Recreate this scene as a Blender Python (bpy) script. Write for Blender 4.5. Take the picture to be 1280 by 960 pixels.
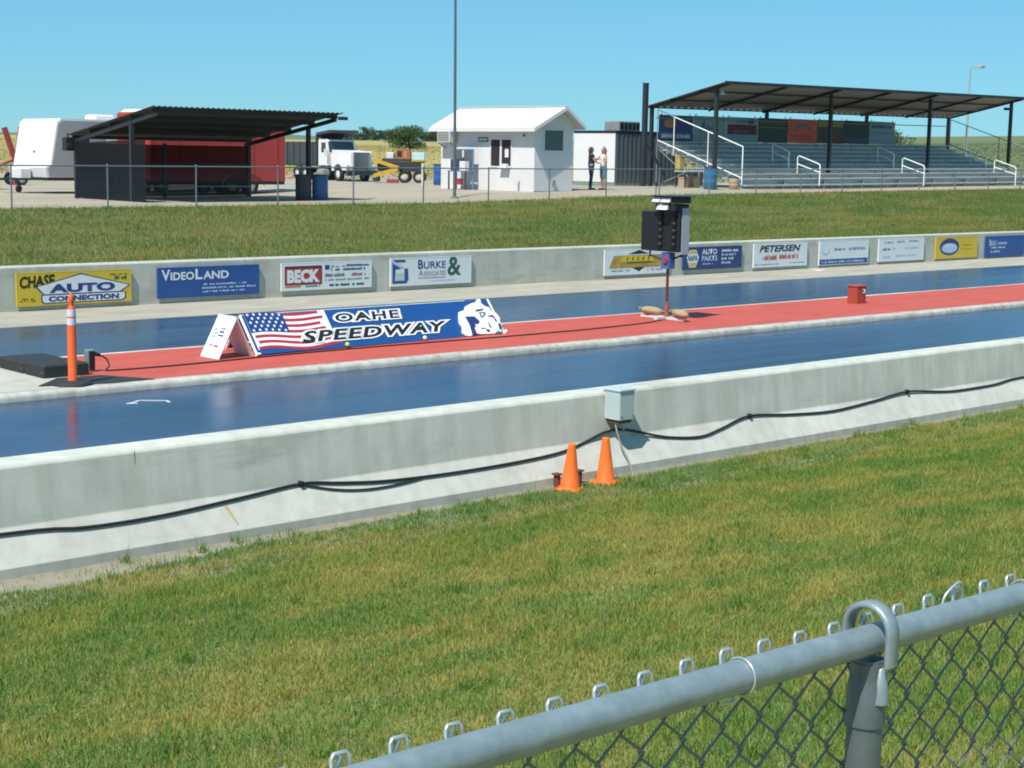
import bpy, bmesh, math, random
import numpy as np
from mathutils import Vector, Matrix, Euler
random.seed(7); RNG = np.random.default_rng(7)
for o in list(bpy.data.objects): bpy.data.objects.remove(o)
SC = bpy.context.scene
COL = SC.collection
PI = math.pi; R_ = math.radians

# ------------------------------------------------------------------ camera
def make_camera(H=3.1, yaw=47.639, pitch=8.102, roll=1.0):
    y, p, a = R_(yaw), R_(pitch), R_(roll)
    f0 = Vector((math.cos(y), math.sin(y), 0)); r = Vector((math.sin(y), -math.cos(y), 0)); up = Vector((0, 0, 1))
    w = f0*math.cos(p) - up*math.sin(p); u = up*math.cos(p) + f0*math.sin(p)
    rr = r*math.cos(a) + u*math.sin(a); uu = u*math.cos(a) - r*math.sin(a)
    cam = bpy.data.cameras.new('camera'); cam.sensor_width = 36; cam.lens = 56.25
    cam.clip_start = 0.05; cam.clip_end = 20000
    o = bpy.data.objects.new('camera', cam); COL.objects.link(o)
    m = Matrix((rr, uu, -w)).transposed().to_4x4(); m.translation = (0, 0, H)
    o.matrix_world = m; SC.camera = o
make_camera()

# ------------------------------------------------------------------ sky, sun, exposure
SUN = Vector((0.52, 0.17, -0.84)).normalized()          # direction the light travels
wd = bpy.data.worlds.new('World'); SC.world = wd; wd.use_nodes = True
nt = wd.node_tree; nt.nodes.clear()
sk = nt.nodes.new('ShaderNodeTexSky'); sk.sky_type = 'NISHITA'; sk.sun_disc = False
sk.sun_elevation = math.asin(-SUN.z); sk.sun_rotation = math.atan2(-SUN.x, -SUN.y) % (2*PI)
sk.altitude = 500; sk.air_density = 1.0; sk.dust_density = 0.0; sk.ozone_density = 1.6
tint = nt.nodes.new('ShaderNodeMix'); tint.data_type = 'RGBA'; tint.blend_type = 'MULTIPLY'; tint.inputs[0].default_value = 1
tint.inputs[7].default_value = (0.365, 0.655, 0.875, 1)     # the phone camera renders this sky towards cyan
bg = nt.nodes.new('ShaderNodeBackground'); bg.inputs[1].default_value = 0.092
wo = nt.nodes.new('ShaderNodeOutputWorld')
even = nt.nodes.new('ShaderNodeMix'); even.data_type = 'RGBA'; even.inputs[0].default_value = 0.5; even.inputs[7].default_value = (1.45, 4.3, 5.9, 1)   # evenly clear summer sky
nt.links.new(sk.outputs[0], tint.inputs[6]); nt.links.new(tint.outputs[2], even.inputs[6]); nt.links.new(even.outputs[2], bg.inputs[0]); nt.links.new(bg.outputs[0], wo.inputs[0])
sl = bpy.data.lights.new('sun', 'SUN'); sl.energy = 4.0; sl.angle = R_(0.5); sl.color = (1, 0.95, 0.88)
so = bpy.data.objects.new('sun', sl); COL.objects.link(so); so.rotation_euler = SUN.to_track_quat('-Z', 'Y').to_euler(); so.location = (-60, 0, 100)
SC.view_settings.view_transform = 'Standard'; SC.view_settings.look = 'None'; SC.view_settings.gamma = 1
SC.view_settings.exposure = 0.55; SC.view_settings.use_curve_mapping = False
SC.render.engine = 'CYCLES'; SC.cycles.pixel_filter_type = 'BLACKMAN_HARRIS'; SC.cycles.filter_width = 1.9
SC.render.resolution_x = 1024; SC.render.resolution_y = 768

# ------------------------------------------------------------------ materials
MATS = {}
def mat(name, col, rough=0.6, metal=0.0, var=0.0, vscale=3.0, bump=0.0, bscale=40.0, spec=0.5, col2=None, stretch=None, alpha=None, emit=None, trans=0.0, detail=6.0, tint_=None, rvar=0.0):
    if name in MATS: return MATS[name]
    m = bpy.data.materials.new(name); m.use_nodes = True; t = m.node_tree; N = t.nodes; L = t.links
    b = N['Principled BSDF']; b.inputs['Base Color'].default_value = (*col, 1); b.inputs['Roughness'].default_value = rough
    b.inputs['Metallic'].default_value = metal; b.inputs['Specular IOR Level'].default_value = spec
    if tint_: b.inputs['Specular Tint'].default_value = (*tint_, 1)
    tc = N.new('ShaderNodeNewGeometry'); src = tc.outputs['Position']
    if stretch:
        mp = N.new('ShaderNodeMapping'); mp.inputs['Scale'].default_value = stretch; L.new(src, mp.inputs[0]); src = mp.outputs[0]
    if var or col2:
        n = N.new('ShaderNodeTexNoise'); n.inputs['Scale'].default_value = vscale; n.inputs['Detail'].default_value = detail; n.inputs['Roughness'].default_value = 0.62
        L.new(src, n.inputs['Vector'])
        r = N.new('ShaderNodeValToRGB'); r.color_ramp.elements[0].position = 0.30; r.color_ramp.elements[1].position = 0.70
        c2 = col2 if col2 else tuple(min(1, c*(1+var)) for c in col)
        c1 = col if col2 else tuple(c*(1-var) for c in col)
        r.color_ramp.elements[0].color = (*c1, 1); r.color_ramp.elements[1].color = (*c2, 1)
        L.new(n.outputs['Fac'], r.inputs[0]); L.new(r.outputs[0], b.inputs['Base Color'])
        if rvar:
            mr = N.new('ShaderNodeMapRange'); mr.inputs[3].default_value = rough-rvar; mr.inputs[4].default_value = rough+rvar
            L.new(n.outputs['Fac'], mr.inputs[0]); L.new(mr.outputs[0], b.inputs['Roughness'])
    if bump:
        n2 = N.new('ShaderNodeTexNoise'); n2.inputs['Scale'].default_value = bscale; n2.inputs['Detail'].default_value = 5
        L.new(tc.outputs['Position'], n2.inputs['Vector'])
        bp = N.new('ShaderNodeBump'); bp.inputs['Strength'].default_value = bump; bp.inputs['Distance'].default_value = 0.02
        L.new(n2.outputs['Fac'], bp.inputs['Height']); L.new(bp.outputs[0], b.inputs['Normal'])
    if alpha is not None: b.inputs['Alpha'].default_value = alpha
    MATS[name] = m; return m

def mat_grass_blade(name, trans=0.35):
    m = bpy.data.materials.new(name); m.use_nodes = True; t = m.node_tree; N = t.nodes; L = t.links
    b = N['Principled BSDF']; b.inputs['Roughness'].default_value = 0.6; b.inputs['Specular IOR Level'].default_value = 0.25
    at = N.new('ShaderNodeAttribute'); at.attribute_name = 'col'
    tr = N.new('ShaderNodeBsdfTranslucent'); mx = N.new('ShaderNodeMixShader'); mx.inputs[0].default_value = trans
    L.new(at.outputs['Color'], b.inputs['Base Color']); L.new(at.outputs['Color'], tr.inputs['Color'])
    L.new(b.outputs[0], mx.inputs[1]); L.new(tr.outputs[0], mx.inputs[2]); L.new(mx.outputs[0], N['Material Output'].inputs[0])
    return m

def mat_screen(name, col, cover):
    m = bpy.data.materials.new(name); m.use_nodes = True; t = m.node_tree; N = t.nodes; L = t.links
    b = N['Principled BSDF']; b.inputs['Base Color'].default_value = (*col, 1); b.inputs['Roughness'].default_value = 0.9; b.inputs['Specular IOR Level'].default_value = 0.05
    tr = N.new('ShaderNodeBsdfTransparent'); mx = N.new('ShaderNodeMixShader'); mx.inputs[0].default_value = cover
    L.new(tr.outputs[0], mx.inputs[1]); L.new(b.outputs[0], mx.inputs[2]); L.new(mx.outputs[0], N['Material Output'].inputs[0])
    return m

def mat_concrete(name, c1, c2, streak=0.25, bump=0.35):
    """poured concrete: broad mottling, vertical run-down stains, fine pores"""
    m = bpy.data.materials.new(name); m.use_nodes = True; t = m.node_tree; N = t.nodes; L = t.links
    b = N['Principled BSDF']; b.inputs['Roughness'].default_value = 0.85; b.inputs['Specular IOR Level'].default_value = 0.25
    g = N.new('ShaderNodeNewGeometry')
    n1 = N.new('ShaderNodeTexNoise'); n1.inputs['Scale'].default_value = 1.7; n1.inputs['Detail'].default_value = 8; n1.inputs['Roughness'].default_value = 0.65
    L.new(g.outputs['Position'], n1.inputs['Vector'])
    r = N.new('ShaderNodeValToRGB'); r.color_ramp.elements[0].position = .3; r.color_ramp.elements[1].position = .7
    r.color_ramp.elements[0].color = (*c1, 1); r.color_ramp.elements[1].color = (*c2, 1); L.new(n1.outputs['Fac'], r.inputs[0])
    mp = N.new('ShaderNodeMapping'); mp.inputs['Scale'].default_value = (5, 5, .5); L.new(g.outputs['Position'], mp.inputs[0])
    n2 = N.new('ShaderNodeTexNoise'); n2.inputs['Scale'].default_value = 1.5; n2.inputs['Detail'].default_value = 6; L.new(mp.outputs[0], n2.inputs['Vector'])
    r2 = N.new('ShaderNodeValToRGB'); r2.color_ramp.elements[0].position = .35; r2.color_ramp.elements[1].position = .62
    r2.color_ramp.elements[0].color = (1-streak, 1-streak*1.05, 1-streak*1.15, 1); r2.color_ramp.elements[1].color = (1, 1, 1, 1); L.new(n2.outputs['Fac'], r2.inputs[0])
    mx = N.new('ShaderNodeMix'); mx.data_type = 'RGBA'; mx.blend_type = 'MULTIPLY'; mx.inputs[0].default_value = 1
    L.new(r.outputs[0], mx.inputs[6]); L.new(r2.outputs[0], mx.inputs[7]); L.new(mx.outputs[2], b.inputs['Base Color'])
    n3 = N.new('ShaderNodeTexNoise'); n3.inputs['Scale'].default_value = 110; n3.inputs['Detail'].default_value = 6; L.new(g.outputs['Position'], n3.inputs['Vector'])
    bp = N.new('ShaderNodeBump'); bp.inputs['Strength'].default_value = bump*.4; bp.inputs['Distance'].default_value = .005
    L.new(n3.outputs['Fac'], bp.inputs['Height']); L.new(bp.outputs[0], b.inputs['Normal'])
    return m

def mat_track(name):
    """rubbered-in asphalt: dark, sealed and glossy, with rubber streaks running down the lane"""
    m = bpy.data.materials.new(name); m.use_nodes = True; t = m.node_tree; N = t.nodes; L = t.links
    b = N['Principled BSDF']
    g = N.new('ShaderNodeNewGeometry')
    mp = N.new('ShaderNodeMapping'); mp.inputs['Scale'].default_value = (.06, 1.6, 1); L.new(g.outputs['Position'], mp.inputs[0])
    n1 = N.new('ShaderNodeTexNoise'); n1.inputs['Scale'].default_value = 1.0; n1.inputs['Detail'].default_value = 7; n1.inputs['Roughness'].default_value = .6; L.new(mp.outputs[0], n1.inputs['Vector'])
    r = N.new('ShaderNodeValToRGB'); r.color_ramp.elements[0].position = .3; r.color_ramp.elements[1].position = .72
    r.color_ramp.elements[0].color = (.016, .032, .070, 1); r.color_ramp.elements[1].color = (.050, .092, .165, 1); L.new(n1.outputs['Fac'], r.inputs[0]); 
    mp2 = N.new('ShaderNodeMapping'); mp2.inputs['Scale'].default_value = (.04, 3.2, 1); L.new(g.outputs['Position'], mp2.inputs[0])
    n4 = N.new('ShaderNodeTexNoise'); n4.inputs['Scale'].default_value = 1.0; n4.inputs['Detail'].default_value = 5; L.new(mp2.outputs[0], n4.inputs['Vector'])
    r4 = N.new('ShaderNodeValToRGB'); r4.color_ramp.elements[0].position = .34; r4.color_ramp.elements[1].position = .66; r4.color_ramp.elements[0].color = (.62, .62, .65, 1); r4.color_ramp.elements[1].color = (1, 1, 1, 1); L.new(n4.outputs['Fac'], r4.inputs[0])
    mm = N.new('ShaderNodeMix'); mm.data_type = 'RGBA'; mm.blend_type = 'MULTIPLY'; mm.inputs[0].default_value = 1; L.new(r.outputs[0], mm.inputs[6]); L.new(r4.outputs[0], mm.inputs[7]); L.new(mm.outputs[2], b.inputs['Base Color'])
    ad = N.new('ShaderNodeMath'); ad.operation = 'ADD'; L.new(n1.outputs['Fac'], ad.inputs[0]); L.new(n4.outputs['Fac'], ad.inputs[1])
    mr = N.new('ShaderNodeMapRange'); mr.inputs[1].default_value = .7; mr.inputs[2].default_value = 1.3; mr.inputs[3].default_value = .19; mr.inputs[4].default_value = .32
    L.new(ad.outputs[0], mr.inputs[0]); L.new(mr.outputs[0], b.inputs['Roughness'])
    b.inputs['IOR'].default_value = 1.42; b.inputs['Specular Tint'].default_value = (.17, .45, 1.0, 1)  # blue of the reflected sky is put into this tint and the base ramp
    n3 = N.new('ShaderNodeTexNoise'); n3.inputs['Scale'].default_value = 25; n3.inputs['Detail'].default_value = 4; L.new(g.outputs['Position'], n3.inputs['Vector'])
    bp = N.new('ShaderNodeBump'); bp.inputs['Strength'].default_value = .02; bp.inputs['Distance'].default_value = .01
    L.new(n3.outputs['Fac'], bp.inputs['Height']); L.new(bp.outputs[0], b.inputs['Normal'])
    return m

# ------------------------------------------------------------------ mesh helpers
class MB:
    def __init__(s): s.v = []; s.f = []; s.sm = []; s.mi = []
    def add(s, v, f, smooth=False, mi=0):
        o = len(s.v); s.v += [tuple(p) for p in v]
        for q in f: s.f.append(tuple(i+o for i in q)); s.sm.append(smooth); s.mi.append(mi)
    def box(s, x0, x1, y0, y1, z0, z1, mi=0, M=None):
        v = [(x, y, z) for z in (z0, z1) for y in (y0, y1) for x in (x0, x1)]
        if M is not None: v = [M @ Vector(p) for p in v]
        s.add(v, [(0, 2, 3, 1), (4, 5, 7, 6), (0, 1, 5, 4), (2, 6, 7, 3), (0, 4, 6, 2), (1, 3, 7, 5)], False, mi); return s
    def bevbox(s, x0, x1, y0, y1, z0, z1, b=.02, mi=0, M=None):
        """box with chamfered vertical and top edges"""
        a = [(x0+b, y0), (x1-b, y0), (x1, y0+b), (x1, y1-b), (x1-b, y1), (x0+b, y1), (x0, y1-b), (x0, y0+b)]
        cx, cy = (x0+x1)/2, (y0+y1)/2
        k = [(cx+(x-cx)*(1-2*b/(x1-x0)), cy+(y-cy)*(1-2*b/(y1-y0))) for x, y in a]
        v = [(x, y, z0) for x, y in a]+[(x, y, z1-b) for x, y in a]+[(x, y, z1) for x, y in k]
        if M is not None: v = [M @ Vector(p) for p in v]
        f = [tuple(range(7, -1, -1)), tuple(range(16, 24))]
        for i in range(8):
            j = (i+1) % 8; f += [(i, j, j+8, i+8), (i+8, j+8, j+16, i+16)]
        s.add(v, f, False, mi); return s
    def cyl(s, p0, p1, r0, r1=None, n=10, caps=True, smooth=True, mi=0):
        r1 = r0 if r1 is None else r1
        p0, p1 = Vector(p0), Vector(p1); d = (p1-p0).normalized()
        a = d.orthogonal().normalized(); b = d.cross(a)
        v = []
        for p, r in ((p0, r0), (p1, r1)):
            for i in range(n):
                t = 2*PI*i/n; v.append(p+a*(r*math.cos(t))+b*(r*math.sin(t)))
        s.add(v, [(i, (i+1) % n, n+(i+1) % n, n+i) for i in range(n)], smooth, mi)
        if caps: s.add(v, [tuple(range(n-1, -1, -1)), tuple(range(n, 2*n))], False, mi)
        return s
    def beam(s, p0, p1, w, h=None, mi=0):
        """square section bar"""
        h = h or w; p0, p1 = Vector(p0), Vector(p1); d = (p1-p0).normalized()
        up = Vector((0, 0, 1)) if abs(d.z) < .95 else Vector((0, 1, 0))
        a = d.cross(up).normalized(); b = a.cross(d).normalized()
        v = [p+a*(x*w/2)+b*(y*h/2) for p in (p0, p1) for x, y in ((-1, -1), (1, -1), (1, 1), (-1, 1))]
        s.add(v, [(0, 1, 5, 4), (1, 2, 6, 5), (2, 3, 7, 6), (3, 0, 4, 7), (3, 2, 1, 0), (4, 5, 6, 7)], False, mi); return s
    def tube(s, pts, r, n=6, smooth=True, mi=0, closed=False):
        P = [Vector(p) for p in pts]; m = len(P); v = []; prev = None
        for i, p in enumerate(P):
            d = (P[(i+1) % m]-P[i-1]) if (closed or 0 < i < m-1) else (P[1]-P[0] if i == 0 else P[-1]-P[-2])
            d.normalize()
            a = (prev - d*prev.dot(d)) if prev is not None else d.orthogonal()
            if a.length < 1e-6: a = d.orthogonal()
            a.normalize(); prev = a; b = d.cross(a)
            rr = r[i] if isinstance(r, (list, tuple)) else r
            v += [p+a*(rr*math.cos(2*PI*k/n))+b*(rr*math.sin(2*PI*k/n)) for k in range(n)]
        f = []
        for i in range(m if closed else m-1):
            j = (i+1) % m
            f += [(i*n+k, i*n+(k+1) % n, j*n+(k+1) % n, j*n+k) for k in range(n)]
        s.add(v, f, smooth, mi)
        if not closed: s.add(v, [tuple(range(n-1, -1, -1)), tuple(range((m-1)*n, m*n))], False, mi)
        return s
    def lathe(s, prof, n=16, c=(0, 0, 0), smooth=True, mi=0, caps=True):
        c = Vector(c); v = []
        for r, z in prof: v += [c+Vector((r*math.cos(2*PI*k/n), r*math.sin(2*PI*k/n), z)) for k in range(n)]
        f = []
        for i in range(len(prof)-1): f += [(i*n+k, i*n+(k+1) % n, (i+1)*n+(k+1) % n, (i+1)*n+k) for k in range(n)]
        s.add(v, f, smooth, mi)
        m = len(prof)
        if caps: s.add(v, [tuple(range(n-1, -1, -1)), tuple(range((m-1)*n, m*n))], False, mi)
        return s
    def prism(s, poly, axis, a0, a1, mi=0, M=None):
        """extrude a 2D outline along axis: 'x' poly=(y,z), 'y' poly=(x,z), 'z' poly=(x,y)"""
        def mk(p, a): return {'x': (a, p[0], p[1]), 'y': (p[0], a, p[1]), 'z': (p[0], p[1], a)}[axis]
        n = len(poly); v = [mk(p, a0) for p in poly]+[mk(p, a1) for p in poly]
        if M is not None: v = [M @ Vector(p) for p in v]
        s.add(v, [tuple(range(n)), tuple(range(2*n-1, n-1, -1))]+[(i, n+i, n+(i+1) % n, (i+1) % n) for i in range(n)], False, mi); return s
    def ball(s, c, r, n=8, sc=(1, 1, 1), mi=0):
        c = Vector(c); k = n//2; v = [c+Vector((0, 0, -r*sc[2]))]
        for i in range(1, k):
            t = -PI/2+PI*i/k
            v += [c+Vector((r*sc[0]*math.cos(t)*math.cos(2*PI*j/n), r*sc[1]*math.cos(t)*math.sin(2*PI*j/n), r*sc[2]*math.sin(t))) for j in range(n)]
        v.append(c+Vector((0, 0, r*sc[2]))); f = []
        for j in range(n):
            f.append((0, 1+(j+1) % n, 1+j)); f.append((len(v)-1, 1+(k-2)*n+j, 1+(k-2)*n+(j+1) % n))
            for i in range(k-2): f.append((1+i*n+j, 1+i*n+(j+1) % n, 1+(i+1)*n+(j+1) % n, 1+(i+1)*n+j))
        s.add(v, f, True, mi); return s
    def mesh(s, name, mats):
        me = bpy.data.meshes.new(name); me.from_pydata(s.v, [], s.f)
        for m in (mats if isinstance(mats, (list, tuple)) else [mats]): me.materials.append(m)
        me.polygons.foreach_set('use_smooth', s.sm); me.polygons.foreach_set('material_index', s.mi)
        me.validate(); bm = bmesh.new(); bm.from_mesh(me); bmesh.ops.recalc_face_normals(bm, faces=bm.faces); bm.to_mesh(me); bm.free()
        me.update(); return me
    def build(s, name, mats, parent=None, **k):
        return link(name, s.mesh(name, mats), parent, **k)

def link(name, data, parent=None, loc=None, label=None, cat=None, group=None, kind=None):
    o = bpy.data.objects.new(name, data); COL.objects.link(o)
    if parent is not None: o.parent = parent
    if loc is not None: o.location = loc
    return tag(o, label, cat, group, kind)
def tag(o, label=None, cat=None, group=None, kind=None):
    for k, v in (('label', label), ('category', cat), ('group', group), ('kind', kind)):
        if v: o[k] = v
    return o
def thing(name, loc, label, cat, group=None, rz=0.0):
    o = link(name, None, None, loc, label, cat, group); o.rotation_euler.z = rz; o.empty_display_size = .2; return o
def spline(pts, n=6):
    P = [Vector(p) for p in pts]; out = []
    for i in range(len(P)-1):
        a, b, c, d = P[max(i-1, 0)], P[i], P[i+1], P[min(i+2, len(P)-1)]
        for k in range(n):
            t = k/n; out.append(.5*((2*b)+(c-a)*t+(2*a-5*b+4*c-d)*t*t+(3*b-a-3*c+d)*t*t*t))
    out.append(P[-1]); return out
def lerp(x, xs, ys): return float(np.interp(x, xs, ys))
def sstep(t): t = min(max(t, 0.), 1.); return t*t*(3-2*t)

# text: flat lettering fitted into a w x h rectangle whose lower-left corner is (x, z), facing local -y
def text(body, parent, x, z, w, h, m, y=-.004, bold=0.0, shear=0.0, name='lettering', rise=0.0):
    c = bpy.data.curves.new('lettering', 'FONT'); c.body = body; c.offset = bold; c.shear = shear; c.resolution_u = 3
    to = bpy.data.objects.new('lettering_source', c); COL.objects.link(to)
    dg = bpy.context.evaluated_depsgraph_get(); me = bpy.data.meshes.new_from_object(to.evaluated_get(dg))
    bpy.data.objects.remove(to); bpy.data.curves.remove(c)
    n = len(me.vertices); co = np.empty(n*3); me.vertices.foreach_get('co', co); co = co.reshape(-1, 3)
    lo = co.min(0); hi = co.max(0)
    u = (co[:, 0]-lo[0])/(hi[0]-lo[0]); v = (co[:, 1]-lo[1])/(hi[1]-lo[1])
    out = np.stack([x+u*w, np.full(n, y), z+v*h+u*rise], 1)
    me.vertices.foreach_set('co', out.ravel()); me.materials.clear(); me.materials.append(m); me.update()
    return link(name, me, parent)
def text_outlined(body, parent, x, z, w, h, fg, bg_m, y, fo, bo, shear=0.0):
    """bold letters with a halo of even width: both outlines share one fit"""
    res = []
    for off in (fo, bo):
        c = bpy.data.curves.new('lettering', 'FONT'); c.body = body; c.offset = off; c.shear = shear; c.resolution_u = 3; c.space_character = 1.12
        to = bpy.data.objects.new('lettering_source', c); COL.objects.link(to)
        me = bpy.data.meshes.new_from_object(to.evaluated_get(bpy.context.evaluated_depsgraph_get())); bpy.data.objects.remove(to); bpy.data.curves.remove(c); res.append(me)
    co = np.empty(len(res[0].vertices)*3); res[0].vertices.foreach_get('co', co); co = co.reshape(-1, 3); lo, hi = co.min(0), co.max(0)
    for me, m, yy in zip(res, (fg, bg_m), (y-.004, y)):
        q = np.empty(len(me.vertices)*3); me.vertices.foreach_get('co', q); q = q.reshape(-1, 3)
        out = np.stack([x+(q[:, 0]-lo[0])/(hi[0]-lo[0])*w, np.full(len(q), yy), z+(q[:, 1]-lo[1])/(hi[1]-lo[1])*h], 1)
        me.vertices.foreach_set('co', out.ravel()); me.materials.clear(); me.materials.append(m); me.update(); link('lettering', me, parent)
def flat(poly, parent, m, name, y=-.003):
    b = MB(); b.add([(p[0], y, p[1]) for p in poly], [tuple(range(len(poly)))]); return b.build(name, m, parent)
def rect(x0, x1, z0, z1): return [(x0, z0), (x1, z0), (x1, z1), (x0, z1)]
def ellipse(cx, cz, rx, rz, n=24): return [(cx+rx*math.cos(2*PI*i/n), cz+rz*math.sin(2*PI*i/n)) for i in range(n)]
def smallprint(parent, x0, x1, z0, z1, m, y=-.003, name='small_print', seed=1):
    """a line of print too small to read: irregular strokes"""
    rg = random.Random(seed); b = MB(); x = x0
    while x < x1:
        wl = rg.uniform(.02, .05)
        if rg.random() < .82: 
            h = (z1-z0)*rg.uniform(.6, 1.0)
            b.add([(x, y, z0), (min(x+wl*.8, x1), y, z0), (min(x+wl*.8, x1), y, z0+h), (x, y, z0+h)], [(0, 1, 2, 3)])
        x += wl
    o = b.build(name, m, parent); o['kind'] = 'stuff'; return o

# ------------------------------------------------------------------ palette
CONC = mat_concrete('barrier_concrete', (.48, .49, .43), (.59, .60, .53), .13)
CONC_TOE = mat_concrete('barrier_toe_concrete', (.46, .46, .41), (.56, .56, .50), .12)
CONC_FAR = mat_concrete('far_wall_concrete', (.42, .43, .37), (.54, .54, .47), .10)
APRON = mat('apron_concrete', (.36, .33, .26), .85, var=.18, vscale=1.2, bump=.2, stretch=(.5, 1.5, 1))
SLAB = mat('slab_concrete', (.43, .42, .36), .85, var=.16, vscale=1.5, bump=.2)
KERB = mat_concrete('kerb_concrete', (.42, .41, .36), (.60, .58, .52), .25)
KERBW = mat('worn_white_kerb_paint', (.72, .70, .63), .7, col2=(.48, .46, .40), vscale=2.2)
RED = mat('red_painted_concrete', (.50, .088, .056), .75, col2=(.41, .063, .043), vscale=1.6, stretch=(.6, 1.6, 1), bump=.12, detail=9)
def add_wear(m, col, scale, lo, hi, stretch):
    """a second coat of stains: scuffs and worn-through patches with their own shapes"""
    t = m.node_tree; N = t.nodes; L = t.links; b = N['Principled BSDF']; src = b.inputs['Base Color'].links[0].from_socket
    g = N.new('ShaderNodeNewGeometry'); mp = N.new('ShaderNodeMapping'); mp.inputs['Scale'].default_value = stretch; L.new(g.outputs['Position'], mp.inputs[0])
    n = N.new('ShaderNodeTexNoise'); n.inputs['Scale'].default_value = scale; n.inputs['Detail'].default_value = 10; n.inputs['Roughness'].default_value = .7; L.new(mp.outputs[0], n.inputs['Vector'])
    r = N.new('ShaderNodeMapRange'); r.inputs[1].default_value = lo; r.inputs[2].default_value = hi; L.new(n.outputs['Fac'], r.inputs[0])
    mx = N.new('ShaderNodeMix'); mx.data_type = 'RGBA'; L.new(r.outputs[0], mx.inputs[0]); L.new(src, mx.inputs[6]); mx.inputs[7].default_value = (*col, 1); L.new(mx.outputs[2], b.inputs['Base Color'])
add_wear(RED, (.40, .26, .20), 2.4, .66, .88, (.7, 1.5, 1)); add_wear(RED, (.10, .035, .03), .9, .60, .85, (.25, 2.2, 1))
for m_, c_, sc_, lo, hi in ((CONC, (.17, .18, .16), 1.3, .56, .90), (CONC_TOE, (.34, .33, .27), 2.2, .55, .85), (CONC_FAR, (.22, .22, .18), 1.1, .55, .88), (KERB, (.20, .18, .14), 2.5, .52, .75), (KERBW, (.22, .20, .16), 2.5, .56, .78), (SLAB, (.24, .22, .17), 1.5, .55, .85), (APRON, (.20, .18, .15), .8, .52, .85)):
    add_wear(m_, c_, sc_, lo, hi, (.35, 1, 2.2) if m_ in (CONC, CONC_TOE, CONC_FAR) else (.4, 1.6, 1))
TRACK = mat_track('rubbered_asphalt')
SOIL = mat('dry_grass_soil', (.17, .185, .050), .95, col2=(.27, .22, .085), vscale=1.1, bump=.6, bscale=30)
DIRT = mat('bare_dirt', (.22, .195, .135), .95, col2=(.34, .31, .235), vscale=4, bump=.5, bscale=50)
BANK = mat('bank_grass_soil', (.12, .135, .042), .95, col2=(.19, .165, .065), vscale=.5, bump=.6, bscale=20, stretch=(.5, 1, 1))
GRAVEL = mat('pale_gravel', (.30, .25, .18), .95, col2=(.41, .355, .265), vscale=.35, bump=.5, bscale=25, stretch=(.6, 1.4, 1))
FIELD = mat('ripe_field', (.30, .24, .07), .95, col2=(.36, .30, .105), vscale=.03, bump=.4, bscale=3, stretch=(.5, 1, 1))
PASTURE = mat('green_pasture', (.085, .125, .045), .95, col2=(.16, .17, .065), vscale=.02, bump=.4, bscale=2)
HILL = mat('far_hill_grass', (.09, .13, .09), .95, col2=(.12, .15, .10), vscale=.004)
GALV = mat('galvanised_steel', (.27, .33, .345), .42, .40, var=.16, vscale=30, bump=.06, bscale=300, rvar=.1)
WIRE = mat('galvanised_wire', (.17, .18, .175), .55, .15)
TIE = mat('aluminium_tie_and_sunlit_wire', (.62, .62, .60), .35, .7)
FPOST = mat('far_galvanised_post', (.17, .21, .25), .5, .4)
WHITE = mat('white_paint', (.70, .68, .68), .5, var=.03, vscale=2)
SIGNW = mat('sign_white', (.66, .70, .71), .45, var=.03)
SIGNB = mat('sign_blue', (.018, .075, .27), .45, var=.06)
SIGNN = mat('sign_navy', (.022, .045, .16), .45, var=.06)
SIGNY = mat('sign_yellow', (.60, .43, .03), .45, var=.05)
SIGNR = mat('sign_red', (.36, .035, .045), .45)
SIGNM = mat('sign_maroon', (.14, .018, .035), .45)
INK = mat('black_ink', (.012, .014, .018), .5)
INKB = mat('blue_ink', (.02, .04, .17), .5)
INKG = mat('green_ink', (.02, .10, .085), .5)
PRINTB = mat('pale_blue_print', (.40, .52, .70), .5)
GREYINK = mat('grey_ink', (.12, .15, .19), .5)
RUBBER = mat('black_rubber', (.022, .024, .026), .75, var=.2, vscale=8)
BLACKM = mat('black_metal', (.018, .02, .022), .45, .2)
DARKST = mat('dark_painted_steel', (.020, .026, .030), .55)
ORANGE = mat('orange_plastic', (.80, .115, .02), .5, var=.06, vscale=6)
CONEO = mat('cone_orange', (.85, .15, .015), .5, var=.08, vscale=14)
add_wear(CONEO, (.42, .12, .04), 9, .58, .80, (1, 1, 1))
REFL = mat('reflective_white_tape', (.62, .66, .70), .4)
ALU = mat('bleacher_aluminium', (.52, .55, .55), .5, .15, var=.12, vscale=2)
ALUL = mat('bright_aluminium_rail', (.80, .81, .78), .45, .0)
STEELG = mat('grey_sheet_steel', (.11, .145, .165), .5, .3, var=.12, vscale=.8)
DKROOF = mat('shaded_roof_sheet', (.085, .088, .085), .6, .1, var=.1, vscale=.8)  # shadow under the shelter roof is put into this dark metal
STROOF = mat('stand_roof_sheet', (.20, .19, .17), .6, .1, var=.08, vscale=.5)
GLASS = mat('dark_window_glass', (.03, .04, .05), .06, spec=.8)
BLUEBAR = mat('blue_barrel_plastic', (.03, .10, .29), .4, var=.1)
REDT = mat('red_trailer_paint', (.40, .040, .035), .45, var=.06, vscale=.7)
TYRE = mat('tyre_rubber', (.018, .018, .018), .85)
YELM = mat('yellow_machine_paint', (.55, .33, .02), .5, var=.12)
TAN = mat('tan_sandbag', (.36, .27, .14), .9, var=.2, vscale=12, bump=.3)
CABLE = mat('black_cable', (.018, .018, .02), .6)
RUST = mat('rusty_steel', (.13, .05, .03), .85, var=.3, vscale=20)

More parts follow.
